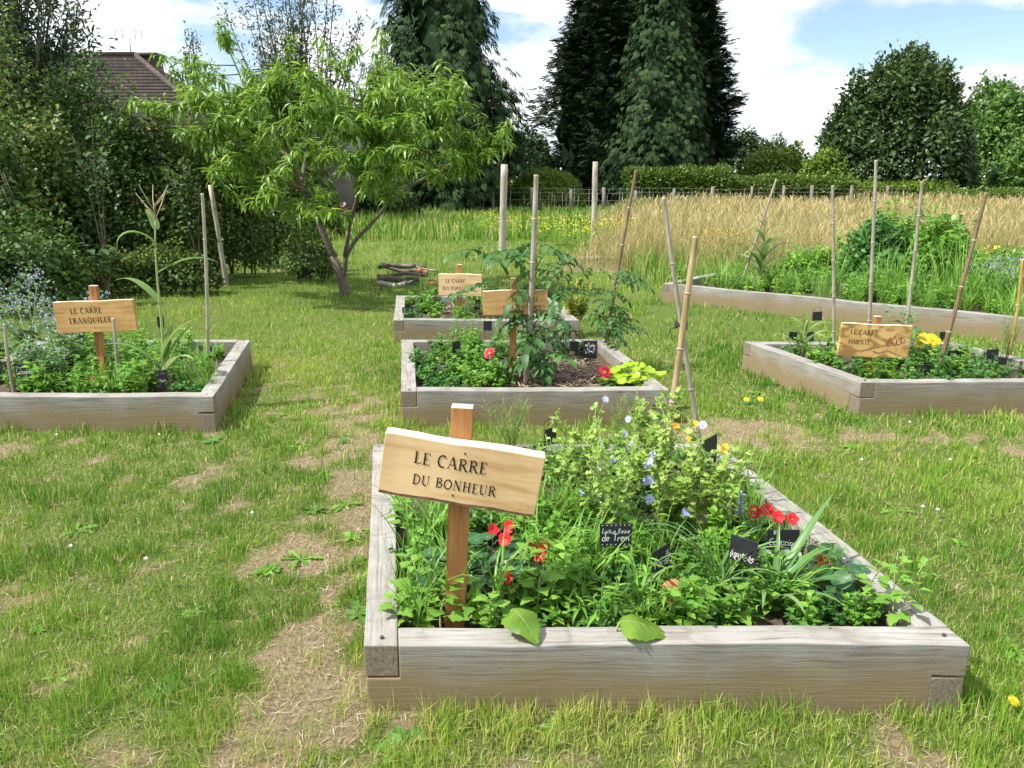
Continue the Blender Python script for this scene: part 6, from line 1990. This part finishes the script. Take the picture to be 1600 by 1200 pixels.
for sx in (-.4, .4):
    mb = MB(); mb.tube([(sx, -.40 + .0, .22) + np.array([.22 * math.cos(a), 0, .22 * math.sin(a)]) if False else np.array([sx + .2 * math.cos(a), -.4, .22 + .2 * math.sin(a)]) for a in np.linspace(0, 6.28, 17)], .03, 6); mb.build('wheel', M['wire'], root)


# ------------------------------------------------------------------ posts and fence
def wooden_post(base, top_py, r, label, Y=None, lean=0.0, group=None, name='weathered_post', round_=True):
    b0 = G(base[0], base[1]) if Y is None else Vector((P(base[0], 300, Y).x, Y, 0))
    zt = P(base[0], top_py, b0.y).z
    n = 9
    mb = MB()
    pts = [(lean * t, 0, -.2 + (zt + .2) * t) for t in np.linspace(0, 1, n)]
    mb.tube(pts, [r * (1.06 - .1 * t + .04 * math.sin(9 * t)) for t in np.linspace(0, 1, n)], 9)
    o = mb.build(name, M['oldpost'], smooth=False); o.location = b0
    return tag(o, label, 'post', group)


wooden_post((784, 397), 254, .072, 'tall weathered grey post, left of the pair beyond the beds', lean=.06)
wooden_post((927, 384), 250, .062, 'tall weathered grey post, right of the pair beyond the beds')
wooden_post((356, 447), 285, .034, 'old leaning post at the end of the wild hedge', lean=-.12)
fy = 34.5
fence = thing('wire_fence', 'old wire fence on short grey posts before the laurel hedge', 'fence', Vector((P(560, 300, fy).x, fy, 0)))
x0, x1 = P(560, 300, fy).x, P(1420, 300, fy).x
k = 0
x = x0
while x < x1:
    mb = MB(); r = random.uniform(.055, .085); hgt = random.uniform(.95, 1.25); ln = random.uniform(-.06, .06)
    mb.tube([(0, 0, -.1), (ln * .5, 0, hgt * .5), (ln, 0, hgt)], [r * 1.05, r, r * .95], 8)
    o = mb.build('post', M['fence_post'], fence); o.location = (x - x0, random.uniform(-.08, .08), 0)
    x += random.uniform(1.25, 1.7)
for z in (.25, .55, .85, 1.02):
    mb = MB(); mb.tube([(t, 0, z + .03 * math.sin(t * 1.1)) for t in np.linspace(0, x1 - x0, 40)], .007, 4); mb.build('wire', flat_mat('old_wire', (.2, .19, .18), .6, metal=.5) if z == .25 else bpy.data.materials['old_wire'], fence)
for t in np.arange(0, x1 - x0, .16):     # split palings
    if random.random() < .35: continue
    mb = MB(); hh = random.uniform(.7, 1.05); lx = random.uniform(-.05, .05); mb.tube([(t, .02, 0), (t + lx, .02, hh)], [.022, .016], 4); mb.build('paling', M['fence_post'], fence)

# log pile
logs = [((590, 444), (662, 436), .042, 'bark', 'thick pale log lying on the grass beside the PAPILLONS bed'), ((588, 450), (640, 450), .035, 'oldpost', 'short pale log at the bottom of the brushwood pile'), ((600, 432), (655, 447), .03, 'bark', 'dark branch slanting across the log pile'),
        ((596, 428), (650, 446), .022, 'bark', 'thin dark branch on top of the log pile'), ((590, 440), (660, 449), .028, 'bark', 'dark crooked branch at the front of the log pile'), ((610, 430), (662, 457), .018, 'oldpost', 'pale thin branch sticking out towards the bed'), ((592, 436), (648, 436), .03, 'bark', 'dark straight branch along the thick log')]
for i, (a, b, r, mt, lab) in enumerate(logs):
    A, B = G(*a), G(*b)
    zz = (.07, .05, .15, .20, .10, .17, .19)[i]
    B.y = A.y + (-.1 if i > 1 else .0) + .05 * i
    q = [A + (B - A) * t + Vector((0, .03 * math.sin(t * 5 + i), zz + .02 * math.sin(t * 7 + i) - (.1 * t if i in (2, 3, 5) else 0))) for t in np.linspace(0, 1, 8)]
    mb = MB(); mb.tube(q, [r * (1 + .12 * math.sin(k * 2.1)) for k in range(8)], 8)
    o = mb.build('log' if r > .04 else 'branch', M[mt]); tag(o, lab, 'log', 'log pile beside the PAPILLONS bed')
pl = MB(); A, B = G(905, 411), G(968, 415)
pl.box(((A.x + B.x) / 2, A.y, .05), (B.x - A.x, .12, .07)); tag(pl.build('old_plank', M['oldpost']), 'old plank lying in the grass beyond the middle beds', 'plank')


# ------------------------------------------------------------------ lawn, meadow, flowers in the grass
def inside_beds(x, y, pad=.0):
    m = np.zeros(len(x), bool)
    for b in BEDS.values():
        u, v = b.uv(x, y)
        pu, pv = pad / b.e.length, pad / b.d.length
        m |= (u > -pu) & (u < 1 + pu) & (v > -pv) & (v < 1 + pv)
    return m


def in_view(x, y, pad=.4):
    return np.abs(x) < (y * .70 + pad + .2)


def sample(y0, y1, dens, x_lo=-30, x_hi=40):
    xm = max(abs(y1 * .70 + .6), 1)
    lo, hi = max(-xm, x_lo), min(xm, x_hi)
    n = int((hi - lo) * (y1 - y0) * dens)
    x, y = rng.uniform(lo, hi, n), rng.uniform(y0, y1, n)
    k = in_view(x, y)
    return x[k], y[k]


def blades(mb, x, y, L, w, tint, lean=.55, seg=2):
    n = len(x)
    a = rng.uniform(0, 6.28, n)
    ln = np.abs(rng.normal(0, lean, n)).clip(0, 1.6)
    dx, dy = np.cos(a) * np.sin(ln), np.sin(a) * np.sin(ln); dz = np.cos(ln)
    b = rng.uniform(0, 6.28, n)
    sx, sy = np.cos(b) * w / 2, np.sin(b) * w / 2
    z = ground_z(x, y) - .004
    p0 = np.stack([x, y, z], 1); sd = np.stack([sx, sy, np.zeros(n)], 1)
    if seg == 1:
        tip = p0 + np.stack([dx, dy, dz], 1) * L[:, None]
        V = np.stack([p0 - sd, p0 + sd, tip], 1).reshape(-1, 3)
        mb.add(V, T=np.arange(n * 3).reshape(-1, 3), tint=np.repeat(tint, 3))
    else:
        m = p0 + np.stack([dx * .4, dy * .4, np.maximum(dz, .3)], 1) * (L * .55)[:, None]
        tip = m + np.stack([dx * 1.3, dy * 1.3, dz * .6 + .1], 1) * (L * .5)[:, None]
        V = np.stack([p0 - sd, p0 + sd, m + sd * .8, m - sd * .8, tip], 1).reshape(-1, 3)
        k = np.arange(n)[:, None] * 5
        mb.add(V, Q=k + np.array([[0, 1, 2, 3]]), T=k + np.array([[3, 2, 4]]), tint=np.repeat(tint, 5))


def lawn():
    mb = MB()
    for y0, y1, dens, L0, w, seg in ((1.15, 2.6, 15500, .052, .0027, 2), (2.6, 4.2, 9000, .05, .0035, 2), (4.2, 7.5, 3600, .05, .0058, 2), (7.5, 13, 1300, .055, .009, 1), (13, 24, 280, .085, .018, 1), (24, 40, 60, .10, .035, 1)):
        x, y = sample(y0, y1, dens, -16, 14)
        bare = bare_mask(x, y)
        tuft = .5 * fbm(x * 6 + 3, y * 5 + 1, 2) + .5 * fbm(x * 17 + 9, y * 14 + 4, 2)
        keep = rng.random(len(x)) < (1 - bare) ** 1.2 * np.clip(.6 + 4.0 * (tuft - .5), .14, 1)
        keep &= ~inside_beds(x, y, .004) & ~meadow_mask(x, y)
        x, y, bare, tuft = x[keep], y[keep], bare[keep], tuft[keep]
        n = len(x)
        edge = inside_beds(x, y, .10)
        L = L0 * rng.uniform(.5, 1.35, n) * (.6 + 1.1 * np.clip((tuft - .40) * 3.5, 0, 1)) * np.where(edge, 1.25, 1)
        patch = fbm(x * 1.1 + 70, y * 1.1 + 20, 3)
        right = np.clip((x + .2) / 2, 0, 1) * np.clip((7 - y) / 3, 0, 1)
        tint = np.clip(.36 + (patch - .5) * 1.1 + (tuft - .5) * -.5 + rng.normal(0, .15, n) + .10 * right + .22 * bare, 0, .78)
        dry = rng.random(n) < (.13 + .32 * bare)
        tint = np.where(dry, rng.uniform(.78, 1, n), tint)
        blades(mb, x, y, L, w, tint, np.where(dry, .95, .5), seg)
    # matted short undergrowth between the tufts
    for y0, y1, dens, w in ((1.15, 2.8, 9000, .003), (2.8, 5, 4500, .0045), (5, 8, 1500, .008)):
        x, y = sample(y0, y1, dens, -10, 10)
        bare = bare_mask(x, y)
        k = (rng.random(len(x)) < 1 - .75 * bare) & ~inside_beds(x, y, .004)
        x, y, bare = x[k], y[k], bare[k]; n = len(x)
        t = np.where(rng.random(n) < .34 + .4 * bare, rng.uniform(.72, 1, n), np.clip(rng.normal(.42, .2, n), 0, .75))
        blades(mb, x, y, rng.uniform(.015, .05, n), np.full(n, w), t, 1.1, 1)
    o = mb.build('grass', M['lawn']); tag(o, 'short patchy green lawn grass between the beds', 'grass', kind='stuff')
    # dry clippings and stalks lying on the bare earth
    mb = MB()
    for y0, y1, dens, s in ((1.15, 3, 2600, .05), (3, 6, 1000, .06), (6, 9, 150, .08)):
        x, y = sample(y0, y1, dens, -8, 8)
        k = (rng.random(len(x)) < .10 + .9 * bare_mask(x, y)) & ~inside_beds(x, y, .01)
        x, y = x[k], y[k]; n = len(x)
        d = rdir(n, -.10, .22)
        mb.scatter(diamond(.035, .4, .02), np.stack([x, y, ground_z(x, y) + rng.uniform(.001, .012, n)], 1), frames(d), s * rng.uniform(.15, 1.3, n) ** 1.3 , rng.uniform(0, 1, n))
    o = mb.build('dry_clippings', M['straw']); tag(o, 'dry straw clippings strewn over the bare earth', 'straw', kind='stuff')


lawn()


def meadow():
    mb = MB()
    for y0, y1, dens, w in ((12.5, 18, 560, .0075), (18, 26, 210, .013), (26, 37, 90, .022)):
        x, y = sample(y0, y1, dens, 0, 30)
        k = meadow_mask(x, y) & (rng.random(len(x)) < .35 + 1.6 * (fbm(x * 1.1 + 2, y * .8, 3) - .3)); x, y = x[k], y[k]; n = len(x)
        h = rng.uniform(.35, 1.12, n) * (.40 + .66 * fbm(x * .7, y * .7, 3))
        lx = 1.0 + (y - 13) * .13
        h *= np.clip((x - lx) / 2.2 + .4, .4, 1) * np.clip((y - 12.2) / 2.5 + .1, .3, 1)
        green = np.clip((15.0 - y) / 2.0, 0, 1) * .7 + 2.4 * np.clip(fbm(x * .4 + 5, y * .4, 3) - .47, 0, 1)
        tint = np.clip(rng.normal(.64, .22, n) - green * rng.random(n), 0, 1)
        a = rng.uniform(0, 6.28, n); ln = np.abs(rng.normal(.12, .16, n))
        d = np.stack([np.cos(a) * ln, np.sin(a) * ln, np.ones(n)], 1)
        b = rng.uniform(0, 6.28, n); sd = np.stack([np.cos(b), np.sin(b), np.zeros(n)], 1) * (w / 2)
        p0 = np.stack([x, y, np.zeros(n)], 1)
        p1 = p0 + d * (h * .72)[:, None]; p2 = p1 + (d + np.stack([np.cos(a) * .25, np.sin(a) * .25, 0 * a], 1)) * (h * .16)[:, None]; p3 = p2 + (d + np.stack([np.cos(a) * .5, np.sin(a) * .5, -.2 + 0 * a], 1)) * (h * .16)[:, None]
        V = np.stack([p0 - sd * .8, p0 + sd * .8, p1 + sd * .5, p1 - sd * .5, p2 + sd * 1.2, p2 - sd * 1.2, p3], 1).reshape(-1, 3)
        k = np.arange(n)[:, None] * 7
        mb.add(V, Q=np.concatenate([k + np.array([[0, 1, 2, 3]]), k + np.array([[3, 2, 4, 5]])]), T=k + np.array([[5, 4, 6]]), tint=np.repeat(tint, 7))
    o = mb.build('meadow_grass', M['meadow']); tag(o, 'tall dry golden meadow grass beyond the beds', 'grass', kind='stuff')
    # taller green fringe beyond the lawn, left of the meadow
    mb = MB()
    for y0, y1, dens, w, xl, xh in ((11.6, 14.5, 330, .012, 2.0, 12), (20, 34, 70, .03, -9, 6)):
        x, y = sample(y0, y1, dens, xl, xh); n = len(x)
        k = ~inside_beds(x, y, .02); x, y = x[k], y[k]; n = len(x)
        blades(mb, x, y, rng.uniform(.15, .55, n) * (.5 + fbm(x, y, 2)), np.full(n, w), np.where(rng.random(n) < .22, rng.uniform(.7, 1, n), np.clip(rng.normal(.12, .16, n), 0, .6)), .5, 2)
    o = mb.build('long_grass', M['lawn']); tag(o, 'long green grass fringing the lawn before fence and meadow', 'grass', kind='stuff')


meadow()


def ragwort(px, py, label, seed, w=.5, h=.7):
    root = thing('ragwort_plant', label, 'flower', G(px, py), 0, 'yellow flowering ragwort by the meadow')
    link('foliage', herb_mesh(seed, h, w, 26, 12, .08, LANCE, M['weed'], up=.8), root)
    r = np.random.default_rng(seed)
    mb = MB(); n = 110
    a, q = r.uniform(0, 6.28, n), w * np.sqrt(r.random(n))
    c = fbm(np.cos(a) * q * 6 + seed, np.sin(a) * q * 6, 2)
    k = c > .42
    a, q = a[k], q[k]; n = len(a)
    pos = np.stack([q * np.cos(a), q * np.sin(a), h * (.45 + .65 * r.random(n))], 1)
    mb.scatter(SMALL, pos, frames(rdir(n, -.2, .6), rdir(n, .3, 1)), .045, r.uniform(0, 1, n)); tag(mb.build('blossom', M['yellow'], root), kind='stuff')


for i, (px, py, w) in enumerate(((740, 372, .6), (785, 376, .5), (850, 378, .6), (885, 384, .8), (915, 386, .8), (945, 384, .7), (970, 384, .5), (1090, 404, .8), (1120, 408, .7), (1150, 406, .6), (1495, 440, .6), (1545, 446, .8), (1575, 452, .6))):
    ragwort(px, py, 'yellow ragwort ' + ('left of the tall posts' if i < 2 else 'around the right tall post' if i < 7 else 'at the meadow edge by the maize' if i < 10 else 'behind the borage of the long bed'), 90 + i, w, .62 if i < 7 else .55)


# low weeds in the lawn
WEED = {}
def rosette(seed, n, s, tm, mat, lift=.25):
    mb = MB(); r = np.random.default_rng(seed)
    a = np.arange(n) * 2.4 + r.uniform(-.3, .3, n)
    d = np.stack([np.cos(a), np.sin(a), r.uniform(.05, lift * 2, n)], 1)
    mb.scatter(tm, np.stack([.01 * np.cos(a), .01 * np.sin(a), np.full(n, .005)], 1), frames(d, roll=r.uniform(-.4, .4, n)), s * r.uniform(.6, 1.15, n), r.uniform(.2, .9, n))
    return mb.mesh('rosette', mat, True)


DANDY = leaf_shape(8, lambda t: (.12, .3, .45, .6, .62, .85, .8, .7, .05)[int(round(t * 8))], .28, .2, .25, .3)
ros = [rosette(1, 11, .11, DANDY, M['weed']), rosette(2, 12, .07, OVATE, M['weed']), rosette(3, 9, .09, OVATE, M['weed_dark'])]
spots = [(470, 875), (415, 895), (430, 890), (555, 930), (530, 945), (560, 880), (540, 790), (550, 840), (490, 800), (855, 1150), (870, 1140), (535, 690), (500, 745), (1240, 620), (1170, 630), (1290, 590), (1265, 610), (1205, 600), (1590, 1020), (1575, 1030), (620, 1175), (700, 1150), (1180, 615), (1150, 610), (590, 830), (575, 905), (560, 960),
         (120, 830), (60, 985), (330, 690), (470, 700), (440, 650), (540, 620), (1310, 640), (1530, 620), (1590, 610), (1250, 720), (1330, 700), (1180, 765), (1400, 800), (1500, 850), (640, 1160), (760, 1150), (300, 960), (250, 1080), (90, 1060)]
for i, (px, py) in enumerate(spots):
    o = link('lawn_weed', ros[i % 3]); o.location = G(px, py); o.rotation_euler = (0, 0, i * 1.7); s = random.uniform(.4, .8); o.scale = (s, s, s)
    where = ('before the front beam' if py > 1120 and px > 560 else 'beside the nearest bed left beam' if 480 < px < 620 and py > 680 else 'between middle and PIMENTE beds' if 1130 < px < 1330 and py < 660 else 'by the PIMENTE bed front' if px > 1500 and py < 660 else 'on the grass right of the nearest bed' if px > 1100 else 'by the TRANQUILLE bed corner' if py < 760 else 'on the worn lawn at the left')
    tag(o, ('toothed dandelion rosette ', 'light green leafy rosette ', 'dark green leafy rosette ')[i % 3] + where, 'weed', ('dandelion rosettes in the lawn', 'light rosettes in the lawn', 'dark rosettes in the lawn')[i % 3])


def lawn_flower(px, py, label, h=.10, size=.05):
    b = G(px, py + 14)
    root = thing('dandelion', label, 'flower', b)
    w = P(px, py, b.y) - b
    mb = MB(); mb.tube([(0, 0, 0), (w.x * .4, 0, w.z * .6), w], .0018, 5); mb.build('stem', M['stem_pale'], root)
    flower(root, 'dandelion', w, size, (.1, -.5, .9), centre=False)


lawn_flower(1583, 1096, 'yellow dandelion flower in the lawn at the lower right corner', size=.036)
lawn_flower(1166, 625, 'yellow dandelion near the PIMENTE bed, left one of two', size=.045)
lawn_flower(1188, 624, 'yellow dandelion near the PIMENTE bed, right one of two', size=.045)
clover = MB(); clover.scatter(SMALL, np.zeros((14, 3)) + [0, 0, .045], frames(rdir(14, -.1, 1)), .010, .5); clover.tube([(0, 0, 0), (0, 0, .045)], .0004, 3)
cm = clover.mesh('clover_head', M['white'])
for i, (px, py) in enumerate(((113, 868), (230, 888), (395, 815), (1483, 730), (1440, 805), (1463, 810), (1345, 730), (90, 690), (250, 690), (1420, 670))):
    o = link('clover_flower', cm); o.location = G(px, py); tag(o, 'tiny white clover head in the lawn', 'flower', 'white clover heads in the lawn')
